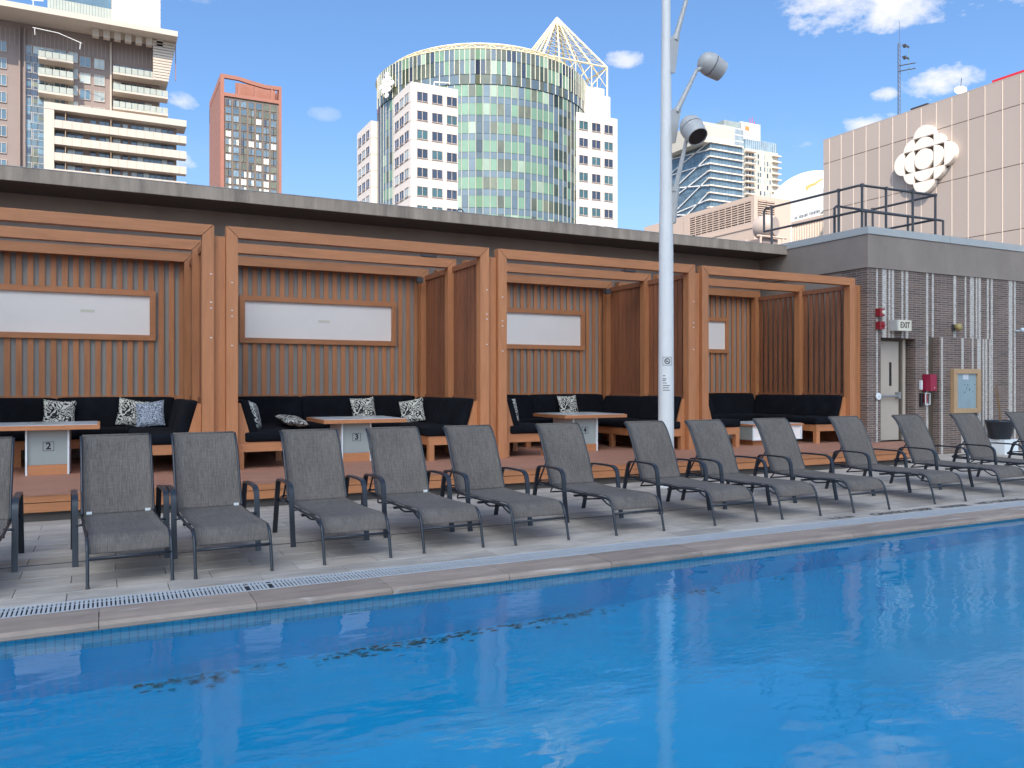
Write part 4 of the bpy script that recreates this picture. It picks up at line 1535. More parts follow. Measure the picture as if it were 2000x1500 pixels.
# shaft and steel pyramid
MB().box(93.5, 102.0, 156.0, 172.1, GZ, 68.6).build('stair_shaft', 'tower_white', dt)
MB().box(91.5, 102.95, 155.0, 166.0, GZ, 66.6).build('stair_shaft', 'tower_white', dt)
MB().box(90.6, 92.9, 157, 170, GZ, 68.4).build('stair_shaft', 'panel_tan', dt)
P0, P1, Q0, Q1, pzb, apz = 85.7, 102.4, 155.4, 172.1, 73.3, 86.3
apex = Vector(((P0 + P1) / 2, (Q0 + Q1) / 2, apz))
pyr = MB()
cor = [Vector((P0, Q0, pzb)), Vector((P1, Q0, pzb)), Vector((P1, Q1, pzb)), Vector((P0, Q1, pzb))]
for k in range(4):
    a, b_ = cor[k], cor[(k + 1) % 4]
    pyr.tube([a, b_], .20, 5)
    nb = 4
    for j in range(nb):
        p = a.lerp(b_, j / nb)
        pyr.tube([p, apex], .24 if j == 0 else .17, 5)
        pyr.tube([p, (p.x, p.y, 66.5)], .20 if j == 0 else .12, 5)
        p2 = a.lerp(b_, (j + 1) / nb)
        pyr.tube([p, (p2.x, p2.y, 68.6)], .08, 4)
        pyr.tube([p2, (p.x, p.y, 68.6)], .08, 4)
    for lv in range(1, 8):
        t_ = lv / 8
        pyr.tube([a.lerp(apex, t_), b_.lerp(apex, t_)], .07, 4)
        for j in range(nb):
            pa = a.lerp(b_, j / nb).lerp(apex, t_)
            pb_ = a.lerp(b_, (j + 1) / nb).lerp(apex, (lv - 1) / 8)
            pyr.tube([pa, pb_], .055, 4)
pyr.build('pyramid_frame', 'steel_cream', dt)
MB().quad(tuple(cor[0].lerp(apex, .86)), tuple(cor[1].lerp(apex, .86)), tuple(apex)).quad(tuple(cor[1].lerp(apex, .86)), tuple(cor[2].lerp(apex, .86)), tuple(apex)).quad(tuple(cor[3].lerp(apex, .86)), tuple(cor[0].lerp(apex, .86)), tuple(apex)).quad(tuple(cor[2].lerp(apex, .86)), tuple(cor[3].lerp(apex, .86)), tuple(apex)).build('pyramid_cap', 'dome_white', dt)
# left side logo disc on the drum
lg = MB()
ctr = Vector(dpt(R(-77), 64.7, dR + 1.0))
ax = Vector((-1, -.35, 0)).normalized()
sd_ = ax.cross(Vector((0, 0, 1)))
for (u_, v_) in ((0, 0), (1, 0), (-1, 0), (0, 1), (0, -1), (.9, .9), (-.9, .9), (.9, -.9), (-.9, -.9), (0, 1.9), (0, -1.9), (1.9, 0), (-1.9, 0)):
    c_ = ctr + sd_ * (u_ * 1.0) + Vector((0, 0, v_ * 1.15))
    lg.lathe(c_, [(0, .3), (.55, .3), (.55, 0), (0, 0)], 10, ax)
lg.build('round_emblem', 'dome_white', dt)
MB().box(64.2, 64.5, 152.5, 153, 60.9, 62.4).tube([(59.5, 153, 62.1), (64.3, 152.7, 62.5)], .12, 5).tube([(59.5, 153, 60.9), (59.5, 153, 62.1)], .1, 5).build('davit_arm', 'dome_white', dt)

# ---- left apartment building
ap = thing('apartment_block', (0, 166, GZ), 'tall apartment block with balconies and slatted overhanging roof at top left', 'apartment building')
TY = 166.25
MB().box(-45, 9.6, TY + .3, 190, GZ, 64.9).build('tower_wall', 'apt_brown', ap)
MB().box(-45, 12.3, TY - 6.0, 192, 64.95, 65.9).build('roof_slab', 'concrete_pale', ap)
# slatted end of the overhang and hanging fins
for k in range(14):
    zz = 64.6 - k * .52
    box('louvre_slat', 'concrete_pale', ap, 8.3, 12.1 - k * .09, TY - 3.2, TY - 2.9, zz - .40, zz)
box('louvre_edge', 'brown_brick', ap, 12.12, 12.22, TY - 2.8, TY - 2.4, 58, 64.9)
for k in range(7):
    x0 = -1.6 + k * 1.75
    MB().prism([(x0, 64.94), (x0 + 1.05, 64.94), (x0 + 1.05, 63.6), (x0, 63.6)], 'y', TY - 3.2, TY - 2.0).build('roof_fin', 'concrete_pale', ap)
# upper storeys
MB().box(-11.5, 9.6, 169, 186, 65.91, 68.2).build('penthouse', 'concrete_pale', ap)
pr_ = MB()
for k in range(22):
    x0 = -8.8 + k * .48
    pr_.box(x0, x0 + .42, 168.0, 168.1, 68.0, 70.9)
pr_.build('parapet_glass', 'rail_glass', ap)
MB().box(-9, 1.5, 168.2, 186, 67.8, 68.05).build('terrace_slab', 'concrete_brown', ap)
MB().box(-9.0, 1.5, 172, 186, 68.06, 84).build('upper_glass', 'win_blue', ap)
MB().box(1.52, 9.75, 167.2, 186, 67.9, 90).build('white_tower', 'dome_white', ap)
gd = MB()
for k in range(9):
    gd.box(1.5 + k * 1.03, 1.5 + k * 1.03 + .05, 167.16, 167.19, 67.9, 90)
for k in range(9):
    gd.box(1.5, 9.75, 167.161, 167.195, 69.3 + k * 1.4, 69.35 + k * 1.4)
gd.build('cladding_joint', 'concrete_brown', ap)
wc = []
for k in range(9):
    wc.append((1.8 + k * .88, 1.8 + k * .88 + .72, 66.2, 67.75))
MB().box(1.52, 9.75, 167.25, 168.9, 65.91, 67.89).build('clerestory_wall', 'concrete_pale', ap)
clear_windows(ap, 'y', 167.2, wc, lambda k: ['win_lite', 'win_lite', 'pane_olive', 'pane_olive', 'win_lite', 'win_navy'][k % 6])
# facade bays at left, in panels
def bay(x0, x1, z0, z1, mat, y=TY):
    return MB().box(x0, x1, y, y + .29, z0, z1).build('facade_panel', mat, ap)
pj = MB()
for k in range(40):
    xx = -16.5 + k * .68
    if xx < 9.5: pj.box(xx, xx + .04, TY + .28, TY + .30, 61.0, 63.8)
pj.build('panel_joint', 'concrete_pale', ap)
cells, mats_ = [], []
zf = 61.0
for fl in range(8):
    z1 = 61.2 - fl * 2.95
    z0 = z1 - 1.75
    for (a, b_, mt) in ((-16.4, -15.0, 'win_blue'), (-12.0, -11.2, 'win_blue'), (-10.9, -9.2, 'win_lite'), (-9.0, -7.8, 'win_lite'), (-7.6, -5.9, 'win_blue'), (-5.4, -4.0, 'win_lite'), (-3.6, -2.0, 'win_lite' if fl % 2 else 'win_blue'), (-1.3, .3, 'win_lite')):
        if z1 < 40: continue
        cells.append((a, b_, z0 - (a > -4) * .5, z1 - (a > -4) * .5))
        mats_.append(mt)
clear_windows(ap, 'y', TY + .29, cells, lambda k: mats_[k], frame=('concrete_pale', .07))
# vertical pale piers
for xx in (-13.1, -12.3, 1.25):
    box('pier', 'concrete_pale' if xx > 0 else 'apt_brown', ap, xx, xx + .25, TY - .3, TY + .3, 30, 64)
# glazed bay at the left
gb2 = []
for fl in range(9):
    for q in range(3):
        gb2.append((-12.25 + q * 1.05, -11.3 + q * 1.05, 57.9 - fl * 2.95, 59.9 - fl * 2.95))
        gb2.append((-12.25 + q * 1.05, -11.3 + q * 1.05, 57.0 - fl * 2.95, 57.8 - fl * 2.95))
clear_windows(ap, 'y', TY + .22, gb2, lambda k: rnd.choice(['win_blue', 'win_pale_blue', 'pane_slate', 'pane_olive', 'win_navy', 'win_navy']))
# balconies on the upper floors
for (x0, x1, z1) in ((-10.0, -4.6, 55.6 + 2.95), (-10.0, -4.6, 55.6), (-10.0, -4.6, 52.65), (1.7, 10.9, 57.9), (1.7, 10.9, 54.75), (1.7, 10.9, 51.6), (1.7, 10.9, 48.5)):
    rt = MB().box(x0, x1, TY - 2.6, TY + .25, z1 - .35, z1).build('balcony', 'concrete_pale', ap)
    g = MB()
    n_ = int((x1 - x0) / 1.0)
    for k in range(n_):
        xx = x0 + k * (x1 - x0) / n_
        g.box(xx + .05, xx + (x1 - x0) / n_ - .05, TY - 2.58, TY - 2.54, z1 + .05, z1 + 1.1)
    g.build('glass_rail', 'rail_glass', rt)
    w = []
    xx = x0 + .2
    while xx < min(x1, 9.4) - 1.2:
        w.append((xx, xx + 1.15, z1 + .1, z1 + 2.3))
        xx += 1.3
    clear_windows(ap, 'y', TY + .26, w, lambda k: rnd.choice(['win_blue', 'win_navy', 'win_blue', 'win_lite']))
# podium with long balcony bands
PYf = 161.25
MB().box(-9.0, 12.3, PYf + 1.9, PYf + 4.9, GZ, 49.4).build('podium_wall', 'apt_brown', ap)
MB().box(-9.0, 13.85, PYf - .1, PYf + 4.9, 48.95, 50.1).build('roof_band', 'concrete_pale', ap)
MB().box(-9.0, -7.45, PYf - .05, PYf + 4.9, GZ, 48.94).build('end_pier', 'concrete_pale', ap)
for k in range(6):
    zz = 47.25 - k * 2.83
    s1 = MB().box(-7.44, 13.85, PYf, PYf + .25, zz - 1.38, zz).box(-7.44, 13.84, PYf + .251, PYf + 1.89, zz - 1.37, zz - 1.1).build('balcony', 'concrete_pale', ap)
    jn = MB()
    for q in range(14):
        jn.box(-6.2 + q * 1.45, -6.15 + q * 1.45, PYf - .012, PYf - .001, zz - 1.36, zz - .02)
    jn.build('panel_joint', 'concrete_brown', s1)
    for xx in (-5.8, 1.3):
        box('divider', 'concrete_brown', ap, xx, xx + .12, PYf + .3, PYf + 1.88, zz, zz + 1.45)
    w = [(-7.3, -5.9), (-5.5, -4.3), (-4.2, -3.1), (-1.9, -1.0), (-.5, .5), (.6, 1.1), (1.7, 2.9), (3.3, 4.1)] + [(4.7 + q * 1.02, 5.6 + q * 1.02) for q in range(7)]
    clear_windows(ap, 'y', PYf + 1.87, [(a, b_, zz - .9, zz + 1.25) for a, b_ in w], lambda k: rnd.choice(['win_blue', 'win_blue', 'win_navy', 'win_lite']))
MB().tube([(-10.6, 160.5, 62.2), (-6.8, 160.5, 62.0), (-3.2, 160.5, 60.9)], .055, 5).tube([(-10.3, 161, 61.2), (-10.3, 160.5, 62.2)], .08, 5).tube([(-3.5, 161, 60), (-3.4, 160.5, 60.9)], .08, 5).build('roof_davit', 'dome_white', ap)
MB().tube([(-11.3, 168, 69.9), (-9.4, 168, 70.1)], .08, 5).tube([(-11.0, 168, 68.3), (-11.0, 168, 69.9)], .08, 5).build('roof_davit', 'dome_white', ap)

# ---- brown brick tower
bt = thing('brick_tower', (50, 316, GZ), 'slim reddish brown tower with an open framed top', 'tower')
bx0, bx1, by0, by1, bz = 38.88, 60.95, 316.27, 351.1, 116.0
MB().box(bx0 + .5, bx1 - .5, by0 + .5, by1 - .5, GZ, 107.9).build('tower_body', 'brown_grey', bt)
MB().box(bx0, bx0 + 1.3, by0, by0 + 1.3, GZ, bz).box(bx1 - 1.0, bx1, by0, by0 + 1.3, GZ, bz - 1.4).build('corner_pier', 'brown_brick', bt)
prof = [(bx0 + 1.3, 116.0), (45, 115.9), (50, 115.1), (55, 114.4), (bx1 - 1.0, 114.6), (bx1 - 1.0, 113.2), (55, 113.1), (50, 113.7), (45, 114.6), (bx0 + 1.3, 114.6)]
MB().prism([(p[0], p[1]) for p in reversed(prof)], 'y', by0, by0 + 1.2).build('top_beam', 'brown_brick', bt)
MB().box(bx0 + 1.3, bx1 - 1.0, by0 + .02, by0 + 1.2, 108.0, 109.3).build('lower_beam', 'brown_brick', bt)
for xx in (45.0, 51.0, 57.0):
    box('top_mullion', 'brown_brick', bt, xx, xx + .8, by0 + .1, by0 + 1.1, 109.31, 113.2)
MB().box(45.0, bx1 - 1.2, by0 + 6, by0 + 6.5, 108, 115.6).box(bx1 - .9, bx1 - .3, by0 + 1.4, by1, 108, 114).build('roof_screen', 'brown_brick', bt)
MB().box(bx0, bx0 + .49, by0 + 1.31, by1, GZ, 113.0).build('side_wall', 'brown_brick', bt)
MB().box(bx0, bx0 + 1.0, by0 + 1.31, by1, 113.5, 116.0).box(bx0, bx0 + 1, by1 - 1, by1, 107, 113.5).build('side_parapet', 'brown_brick', bt)
sw_ = MB()
for c in range(9):
    for r in range(22):
        yy = by0 + 3.4 + c * 3.6
        sw_.box(bx0 - .03, bx0 + .02, yy, yy + 1.2, 110.5 - r * 2.9, 112.0 - r * 2.9)
sw_.build('side_window', 'brown_grey', bt, kind='stuff')
cells, mm_ = [], []
for r in range(14):
    z1 = 107.0 - r * 2.9
    for c in range(7):
        x0 = bx0 + 1.9 + c * 2.72
        lit = .12 + .055 * r
        if rnd.random() < .5:
            cells.append((x0, x0 + .85, z1 - 2.2, z1))
            mm_.append(rnd.choice(['win_blue', 'win_pale_blue', 'pane_olive', 'pane_slate', 'win_white' if rnd.random() < lit else 'win_navy']))
            cells.append((x0 + 1.0, x0 + 1.85, z1 - 2.2, z1))
        else:
            cells.append((x0, x0 + 1.85, z1 - 2.2, z1))
        q = rnd.random()
        mm_.append('win_white' if q < lit * .8 and r > 1 else ('win_blue' if q < .55 else 'win_pale_blue' if q < .8 else 'pane_olive'))
clear_windows(bt, 'y', by0 + .48, cells, lambda k: mm_[k], frame=('brown_grey', .14))

# ---- glass tower with diagonal white lines
gt = thing('glass_tower', (205, 240, GZ), 'blue glass tower wrapped in white diagonal bands right of the pole', 'tower')
gx, gy = 200.07, 235.17
MB().box(gx + .6, 216.2, gy + .6, 262, GZ, 90.5).build('tower_glass', 'win_pale_blue', gt)
MB().box(195.4 + 1, 212, gy - 1.5 + 2, 258, 90.6, 98.0).build('mechanical_top', 'resid_pale', gt)
for zz in (96.9, 92.2):
    MB().box(196.35, 212.05, gy + .45, gy + .52, zz, zz + .5).build('white_band', 'dome_white', gt)
for k in range(12):
    zz = 91.2 - k * 2.68
    MB().box(gx, 216.3, gy, gy + 1.6, zz - .45, zz).build('balcony_slab', 'panel_bright', gt)
    MB().box(gx, gx + .7, gy + 1.6, gy + 2.0, zz - .4, zz - .01).build('slab_return', 'panel_bright', gt)
gl_ = MB()
for k in range(13):
    yy = gy + 2 + k * 1.9
    gl_.box(gx + .53, gx + .6, yy, yy + .12, 50, 90.5)
for k in range(14):
    gl_.box(gx + .531, gx + .6, gy + .6, 262, 88 - k * 2.68, 88.15 - k * 2.68)
for k in range(10):
    xx = gx + 1.5 + k * 1.55
    gl_.box(xx, xx + .1, gy + .53, gy + .6, 50, 90.5)
gl_.build('mullion', 'pane_slate', gt, kind='stuff')
dg_ = [(1, 91.0, 24, 84.5), (1, 88.2, 24, 90.2), (1, 85.8, 26, 76.5), (1, 83.2, 24, 83.8), (1, 80.4, 26, 73.5), (1, 77.8, 26, 66.8), (1, 75, 26, 79), (1, 72.4, 27, 60), (1, 69.8, 27, 67.8), (8, 65, 27, 69), (1, 62, 24, 58)]
for (a, z0, b_, z1) in dg_:
    MB().tube([(gx + .3, gy + a, z0), (gx + .3, gy + b_, z1)], .26, 5).build('diagonal_band', 'dome_white', gt)

# ---- residential tower behind it
rt_ = thing('residential_tower', (290, 310, GZ), 'pale residential tower with stacked balconies behind the glass tower', 'tower')
MB().box(282.3, 303.8, 305.8, 330, GZ, 117.5).build('tower_body', 'resid_pale', rt_)
MB().box(270, 282.2, 307, 332, GZ, 127).build('glass_wing', 'win_pale_blue', rt_)
MB().box(271, 282.2, 308.5, 331, 127.01, 130.5).build('glass_screen', 'win_lite', rt_)
MB().box(282.21, 295, 309, 330, 117.6, 131.5).build('rooftop_box', 'tower_white', rt_)
mg = MB()
for k in range(16):
    mg.box(270 + k * .78, 270.1 + k * .78, 306.9, 307, 60, 127)
    mg.box(283 + k * 1.3, 283.1 + k * 1.3, 306.1, 306.2, 117.6, 122.6)
for k in range(22):
    mg.box(270, 282.2, 306.89, 307.01, 126.5 - k * 3, 126.8 - k * 3)
mg.build('mullion', 'dome_white', rt_, kind='stuff')
MB().box(282.3, 303.6, 306.2, 329, 117.6, 122.2).build('glass_crown', 'win_pale_blue', rt_)
for k in range(19):
    zz = 116.0 - k * 3.0
    box('balcony', 'panel_bright', rt_, 281.2, 287.6, 303.6, 305.8, zz - .5, zz)
    box('balcony', 'panel_bright', rt_, 299.4, 304.6, 304.3, 305.8, zz - .5, zz)
cells = []
for r in range(19):
    z1 = 115.4 - r * 3.0
    for x0 in (282.6, 284.4, 286.2):
        if r % 1 == 0: cells.append((x0, x0 + 1.3, z1 - 2.2, z1))
    for x0 in (288.6, 290.2, 291.7, 294.3, 296.3, 298.0):
        if rnd.random() < .72: cells.append((x0, x0 + .85, z1 - 2.1, z1))
clear_windows(rt_, 'y', 305.79, cells, lambda k: rnd.choice(['win_navy', 'pane_slate', 'win_lite']))
MB().box(293.2, 293.9, 305.4, 305.8, GZ, 117.4).build('pier', 'dome_white', rt_)
MB().tube([(291, 312, 131), (291, 312, 135)], .15, 5).tube([(294, 312, 131), (294, 312, 134)], .15, 5).tube([(292.5, 312, 131), (292.5, 312, 136)], .12, 5).build('roof_antenna', 'red_paint', rt_)
MB().box(285.0, 287.6, 308.88, 308.99, 127.6, 129.6).build('rooftop_emblem', 'dome_orange', rt_)

# ---- louvred plant block
lv = thing('louvre_block', (33, 36, GZ), 'tan rooftop plant block with rows of louvre slots', 'plant building')
lx, ly, lz = 32.2, 34.2, 11.95
MB().box(lx + .06, 34.95, ly + .06, 44.5, GZ, lz - .01).build('block_core', 'louvre_tan', lv)
def lv_wall(name, *a): return box(name, 'louvre_tan', lv, *a)
lv_wall('wall_panel', lx, lx + .059, ly + .06, 40.3, 11.72, lz)
lv_wall('wall_panel', lx, lx + .059, ly + .06, 40.3, GZ, 10.52)
lv_wall('wall_panel', lx, lx + .059, ly + .06, 34.44, 10.52, 11.72)
lv_wall('wall_panel', lx, lx + .059, 39.74, 40.3, 10.52, 11.72)
box('louvre_recess', 'louvre_dark', lv, lx + .045, lx + .0595, 34.44, 39.74, 10.521, 11.719)
for c in range(10):
    y0 = 34.44 + c * .53
    for r in range(9):
        zz = 10.54 + r * .132
        MB().box(lx + .002, lx + .046, y0 + .02, y0 + .50, zz + .055, zz + .118).build('louvre_blade', 'louvre_tan', lv)
    box('louvre_mullion', 'louvre_tan', lv, lx + .001, lx + .047, y0 - .012, y0 + .018, 10.521, 11.719)
lv_wall('ledge', lx - .04, lx, ly, 40.3, 10.16, 10.26)
lv_wall('corner_post', lx - .01, lx + .25, ly - .012, ly + .055, GZ, lz)
lv_wall('wall_panel', lx + .26, 34.95, ly, ly + .055, 11.72, lz)
lv_wall('wall_panel', 33.72, 34.95, ly, ly + .055, GZ, 11.719)
lv_wall('wall_panel', lx + .26, 33.719, ly, ly + .055, GZ, 10.6)
box('louvre_recess', 'louvre_dark', lv, lx + .26, 33.719, ly + .045, ly + .058, 10.601, 11.719)
for c in range(2):
    x0 = lx + .30 + c * .62
    for r in range(9):
        zz = 10.62 + r * .122
        MB().box(x0, x0 + .57, ly + .002, ly + .044, zz + .05, zz + .110).build('louvre_blade', 'louvre_tan', lv)

# ---- water tank with frame, banner wall, dome
tk = thing('roof_tank', (26.4, 27.0, 5), 'small tan rooftop tank drum on a steel stand', 'tank')
MB().lathe((26.5, 27.4, 8.5), [(0, -.45), (.42, -.45), (.55, -.2), (.55, .2), (.42, .45), (0, .45)], 20, (.4, -1, 0)).build('tank_drum', 'panel_tan', tk, smooth='auto')
fr = MB()
for a in ((25.8, 27.0), (27.1, 27.0), (25.9, 28.0), (27.1, 28.0)):
    fr.tube([(a[0], a[1], 2.0), (a[0], a[1], 8.0)], .05, 6)
for zz in (8.0, 7.1, 6.6):
    fr.tube([(25.6, 27.0, zz), (27.3, 27.0, zz)], .05, 6)
fr.tube([(25.8, 27.0, 7.1), (27.1, 27.0, 6.6)], .035, 6).tube([(25.8, 27.0, 6.4), (27.1, 27.0, 7.1)], .035, 6)
fr.build('tank_stand', 'louvre_tan', tk)
MB().box(26.0, 26.9, 27.1, 27.9, 7.2, 7.95).build('pump_box', 'apt_brown', tk)
AX = 88.0
rw = thing('ribbed_annex', (AX, 82, GZ), 'tan ribbed annex wall below the white sign strip', 'building')
MB().box(AX + .16, 100, 74.0, 86.1, GZ, 24.6).build('annex_wall', 'louvre_tan', rw)
MB().box(AX, AX + .16, 74, 86.1, 24.0, 24.65).build('annex_coping', 'louvre_tan', rw)
ribs = MB()
for k in range(26):
    ribs.box(AX, AX + .16, 74.2 + k * .46, 74.4 + k * .46, 6, 23.8)
ribs.build('wall_rib', 'panel_bright', rw, kind='stuff')
bn = thing('sign_strip', (AX, 81, 24.6), 'white sign strip with small dark lettering below the dome', 'sign')
MB().box(AX + .3, AX + .5, 74.0, 86.3, 24.66, 28.4).build('sign_board', 'dome_white', bn)
lt_ = MB()
for k in range(17):
    if k in (2, 9): continue
    y0 = 85.5 - k * .27
    h = rnd.uniform(.34, .46)
    lt_.box(AX + .27, AX + .299, y0, y0 + rnd.uniform(.10, .19), 24.95 + k * .012, 24.95 + h + k * .012)
lt_.build('sign_letters', 'pane_slate', bn)
MB().prism([(79.2, 24.9), (81.2, 24.9), (80.6, 25.3), (79.2, 26.2)], 'x', AX + .27, AX + .299).build('sign_picture', 'win_lite', bn)
dm = thing('white_dome', (109.6, 101.9, GZ), 'large white curved dome behind the tan broadcasting wall', 'dome')
dprof = [(8.4, -20), (8.4, 0)] + [(8.4 * math.cos(a * math.pi / 24), 8.3 * math.sin(a * math.pi / 24)) for a in range(1, 13)]
DCX, DCY, DCZ, DR = 109.6, 101.9, 29.7, 8.4
MB().lathe((DCX, DCY, DCZ), dprof, 48).build('dome_shell', 'dome_white', dm, smooth=True)
MB().box(104, 118, 96, 108, GZ, 26.5).build('dome_base', 'dome_white', dm)
def dome_pt(az_, el_, r=8.46):
    a = math.atan2(-DCX, -DCY) + az_
    return (DCX + r * math.cos(el_) * math.sin(a), DCY + r * math.cos(el_) * math.cos(a), DCZ + r * math.sin(el_) * 8.3 / 8.4)
def dome_patch(pts, name, mat):
    cx_, cz_ = sum(p[0] for p in pts) / len(pts), sum(p[1] for p in pts) / len(pts)
    b = MB()
    for k in range(len(pts)):
        p, q = pts[k], pts[(k + 1) % len(pts)]
        b.quad(dome_pt(cx_, cz_), dome_pt(*p), dome_pt(*q))
    b.build(name, mat, dm)
dome_patch([(.16, .42), (.12, .50), (-.02, .56), (-.16, .68), (-.24, .73), (-.14, .74), (.0, .63), (.12, .60), (.20, .54)], 'dome_emblem', 'dome_orange')
dome_patch([(.20, .33), (.26, .34), (.27, .42), (.24, .37), (.20, .40), (.19, .36)], 'dome_mark', 'pane_slate')

# ---- tan broadcasting building with round emblem
cb_ = thing('broadcast_building', (84, 52, GZ), 'large tan panelled building with round gold emblem at right', 'building')
CX = 80.0
MB().box(CX + .1, 110, 20, 73.0, GZ, 31.70).build('building_core', 'panel_joint', cb_)
MB().box(CX, CX + .3, 20, 73.05, 31.7, 31.82).build('roof_edge', 'panel_tan', cb_)
zl = [31.69, 28.75, 22.95, 16.6, 10.2, 3.8]
pc = {}
Y = 72.95
first = True
pw_ = 1.80
while Y > 22:
    w = .95 if first else pw_
    for k in range(5):
        key = (w, k)
        if key not in pc:
            pc[key] = MB().box(0, .099, -(w - .05), 0, zl[k + 1] + .07, zl[k]).mesh('wall_panel', 'panel_tan')
        inst('wall_panel', pc[key], cb_, (CX, Y - .0, 0))
    Y -= w
    first = False
ys = [72.95 - .95 - pw_ * k for k in range(28)]
fn = MB()
for y in ys:
    fn.box(CX - .03, CX + .06, y - .0, y + .045, 3.8, 31.69)
fn.build('joint_strip', 'panel_bright', cb_)
# emblem: disc and clipped discs
EY, EZ, er = 58.7, 25.85, 1.12
h = .6
emb = thing('round_emblem', (CX - .3, EY, EZ), 'gold round emblem of clipped discs on the tan building', 'emblem')
def clip_disc(cu, cv, rad, u0, u1, v0, v1, n=72):
    """polygon of a disc clipped to a rectangle"""
    poly = [(cu + rad * math.cos(2 * math.pi * k / n), cv + rad * math.sin(2 * math.pi * k / n)) for k in range(n)]
    def cut(poly, f, g_):
        out = []
        for k in range(len(poly)):
            a, b_ = poly[k], poly[(k + 1) % len(poly)]
            fa, fb = f(a), f(b_)
            if fa >= 0: out.append(a)
            if (fa >= 0) != (fb >= 0):
                t_ = fa / (fa - fb)
                out.append((a[0] + (b_[0] - a[0]) * t_, a[1] + (b_[1] - a[1]) * t_))
        return out
    for f in (lambda p: p[0] - u0, lambda p: u1 - p[0], lambda p: p[1] - v0, lambda p: v1 - p[1]):
        poly = cut(poly, f, None)
        if not poly: return None
    return poly
gp = .06
c1_, c2_, c3_ = 1.0, 2.10, 3.26
def lobe(poly, name='emblem_piece', hh=h):
    if not poly: return
    # u = -Y (to the right in view), v = Z
    pts = [(EY - p[0] * er, EZ + p[1] * er) for p in poly]
    cxm = sum(p[0] for p in pts) / len(pts)
    czm = sum(p[1] for p in pts) / len(pts)
    b = MB()
    n = len(pts)
    b.v = [(CX - .001, p[0], p[1]) for p in pts] + [(CX - hh, p[0], p[1]) for p in pts] + [(CX - hh - .02, cxm + (p[0] - cxm) * .96, czm + (p[1] - czm) * .96) for p in pts]
    for k in range(n):
        k2 = (k + 1) % n
        b.f.append((k, k2, n + k2, n + k))
        b.f.append((n + k, n + k2, 2 * n + k2, 2 * n + k))
    b.f.append(tuple(range(2 * n, 3 * n)))
    b.m = [0] * len(b.f)
    b.build(name, 'logo_gold', emb)
B_ = 9
lobe(clip_disc(0, 0, 1.0, -B_, B_, -B_, B_))
for sgn in (1, -1):
    lobe(clip_disc(sgn * 1.06, 0, 1.06, *( (c1_ + gp, c2_ + .3) if sgn > 0 else (-c2_ - .3, -c1_ - gp)), -B_, B_))
    lobe(clip_disc(0, sgn * 1.06, 1.06, -B_, B_, *((c1_ + gp, c2_ + .3) if sgn > 0 else (-c2_ - .3, -c1_ - gp))))
    lobe(clip_disc(sgn * 2.12, 0, 1.14, *((c2_ + .05, B_) if sgn > 0 else (-B_, -c2_ - .05)), -B_, B_))
    lobe(clip_disc(0, sgn * 2.12, 1.14, -B_, B_, *((c2_ + .05, B_) if sgn > 0 else (-B_, -c2_ - .05))))
    for s2 in (1, -1):
        u0, u1 = (c1_ + gp, B_) if sgn > 0 else (-B_, -c1_ - gp)
        v0, v1 = (c1_ + gp, B_) if s2 > 0 else (-B_, -c1_ - gp)
        lobe(clip_disc(sgn * 1.06, s2 * 1.06, 1.14, u0, u1, v0, v1))
bk = MB()
bk.lathe((CX - .02, EY, EZ), [(0, 0), (2.55 * er, 0), (2.55 * er, .25), (0, .25)], 40, (-1, 0, 0))
bk.build('emblem_backing', 'logo_back', emb)

# red parapet strip, mast and rooftop bits
rs = tag(MB().box(CX + .02, CX + .3, 20, 51.5, 31.83, 32.06).build('red_parapet', 'red_paint', None), 'red strip along the roof edge at the far right', 'roof trim')
ms = thing('radio_mast', (91.8, 71.3, 31), 'thin lattice radio mast with cross arms on the tan roof', 'radio mast')
mx_, my_ = 91.8, 71.3
la = MB()
for dx, dy in ((-.16, 0), (.16, 0), (0, .25)):
    la.tube([(mx_ + dx, my_ + dy, 31), (mx_ + dx, my_ + dy, 45.5)], .035, 4)
for k in range(24):
    z0 = 31.5 + k * .58
    la.tube([(mx_ - .16, my_, z0), (mx_ + .16, my_, z0 + .58)], .022, 4).tube([(mx_ + .16, my_, z0), (mx_, my_ + .25, z0 + .58)], .022, 4)
la.tube([(mx_, my_, 45), (mx_, my_, 48.2)], .03, 4)
la.build('lattice', 'dark_metal', ms)
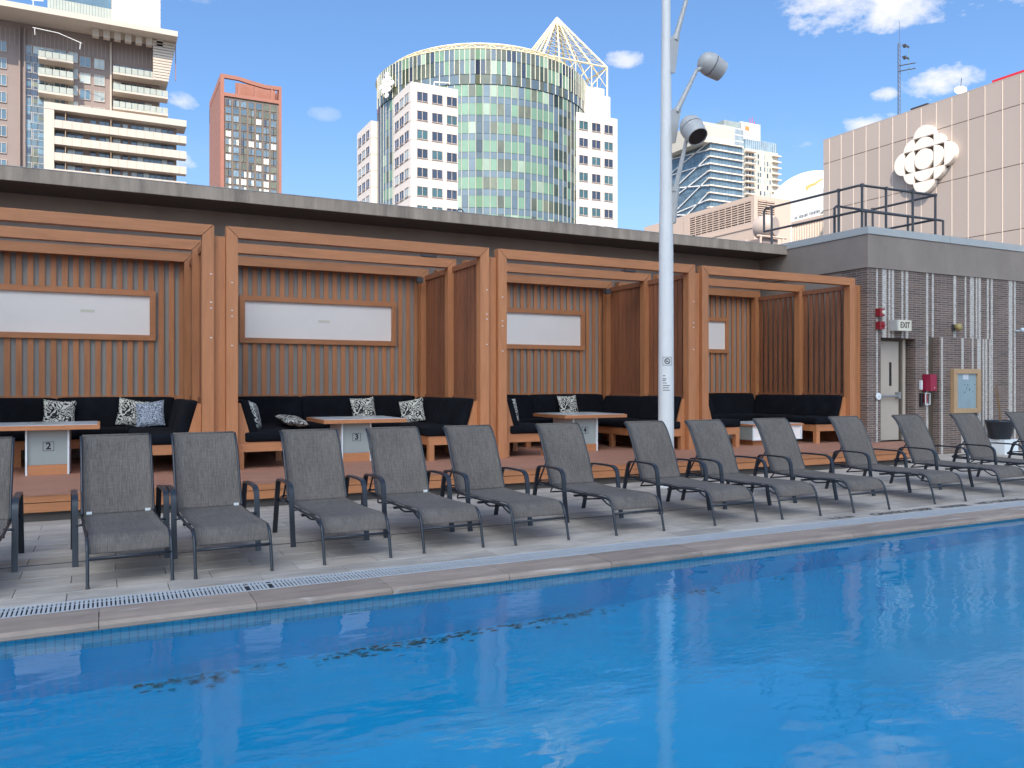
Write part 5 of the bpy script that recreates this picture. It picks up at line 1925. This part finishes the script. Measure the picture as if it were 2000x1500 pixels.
for zz, c in ((44.9, 'dark_metal'), (43.4, 'dark_metal')):
    MB().box(mx_, mx_ + 1.2, my_ - .5, my_ - .4, zz, zz + .22).box(mx_ + .3, mx_ + .55, my_ - .6, my_ - .3, zz - .1, zz + .3).build('antenna_box', c, ms)
for zz in (42.5, 41.8):
    MB().tube([(mx_ - .1, my_, zz), (mx_ + 1.6, my_ - 1.1, zz + .3)], .07, 5).build('cross_arm', 'dark_metal', ms)
MB().tube([(mx_ + 1.2, my_ - .4, 41), (mx_ + 1.2, my_ - .4, 45)], .03, 4).build('whip', 'pane_green', ms)
MB().lathe((mx_ + 1.2, my_ - .9, 36.3), [(0, 0), (.5, .1), (.5, .16), (0, .2)], 10).build('dish_plate', 'dark_metal', ms)
vt = thing('roof_vent', (84, 63, 31.7), 'small pale vent on the tan roof near the mast', 'vent')
MB().box(82.5, 83.6, 60.8, 62.3, 31.7, 32.7).build('vent_body', 'louvre_tan', vt)
MB().box(82.3, 83.8, 60.4, 62.5, 32.75, 32.9).build('vent_lid', 'dark_metal', vt)
sd2 = thing('satellite_dish', (83, 56, 31.7), 'small white satellite dish on the tan roof edge', 'satellite dish')
MB().lathe((82.5, 56.6, 33.0), [(0, 0), (.4, .06), (.62, .2)], 14, (-.6, -.6, .5)).build('dish', 'dome_white', sd2, smooth=True)
MB().tube([(82.6, 56.7, 31.7), (82.5, 56.6, 33.0)], .05, 5).tube([(82.5, 56.6, 33.0), (82.0, 56.1, 34.2)], .03, 4).build('dish_stand', 'dark_metal', sd2)

# the tall office tower that keeps the pool in shade (behind the photographer)
to_h = Vector((to_sun.x, to_sun.y, 0)).normalized()
ref = Vector((11.0, 12.5, 9.5))
Ls = 220.0
top = ref.z + Ls * math.tan(SUN_EL)
perp = Vector((-to_h.y, to_h.x, 0))
c_ = ref + to_h * Ls
ob = thing('office_tower', (c_.x, c_.y, GZ), 'tall dark office tower that casts the shade over the pool', 'tower')
b = MB()
hw_ = 18
quad = [c_ - perp * hw_, c_ + perp * hw_, c_ + perp * hw_ + to_h * 30, c_ - perp * hw_ + to_h * 30]
b.prism([(p.x, p.y) for p in quad], 'z', GZ, top)
b.build('tower_body', 'tower_dark', ob)
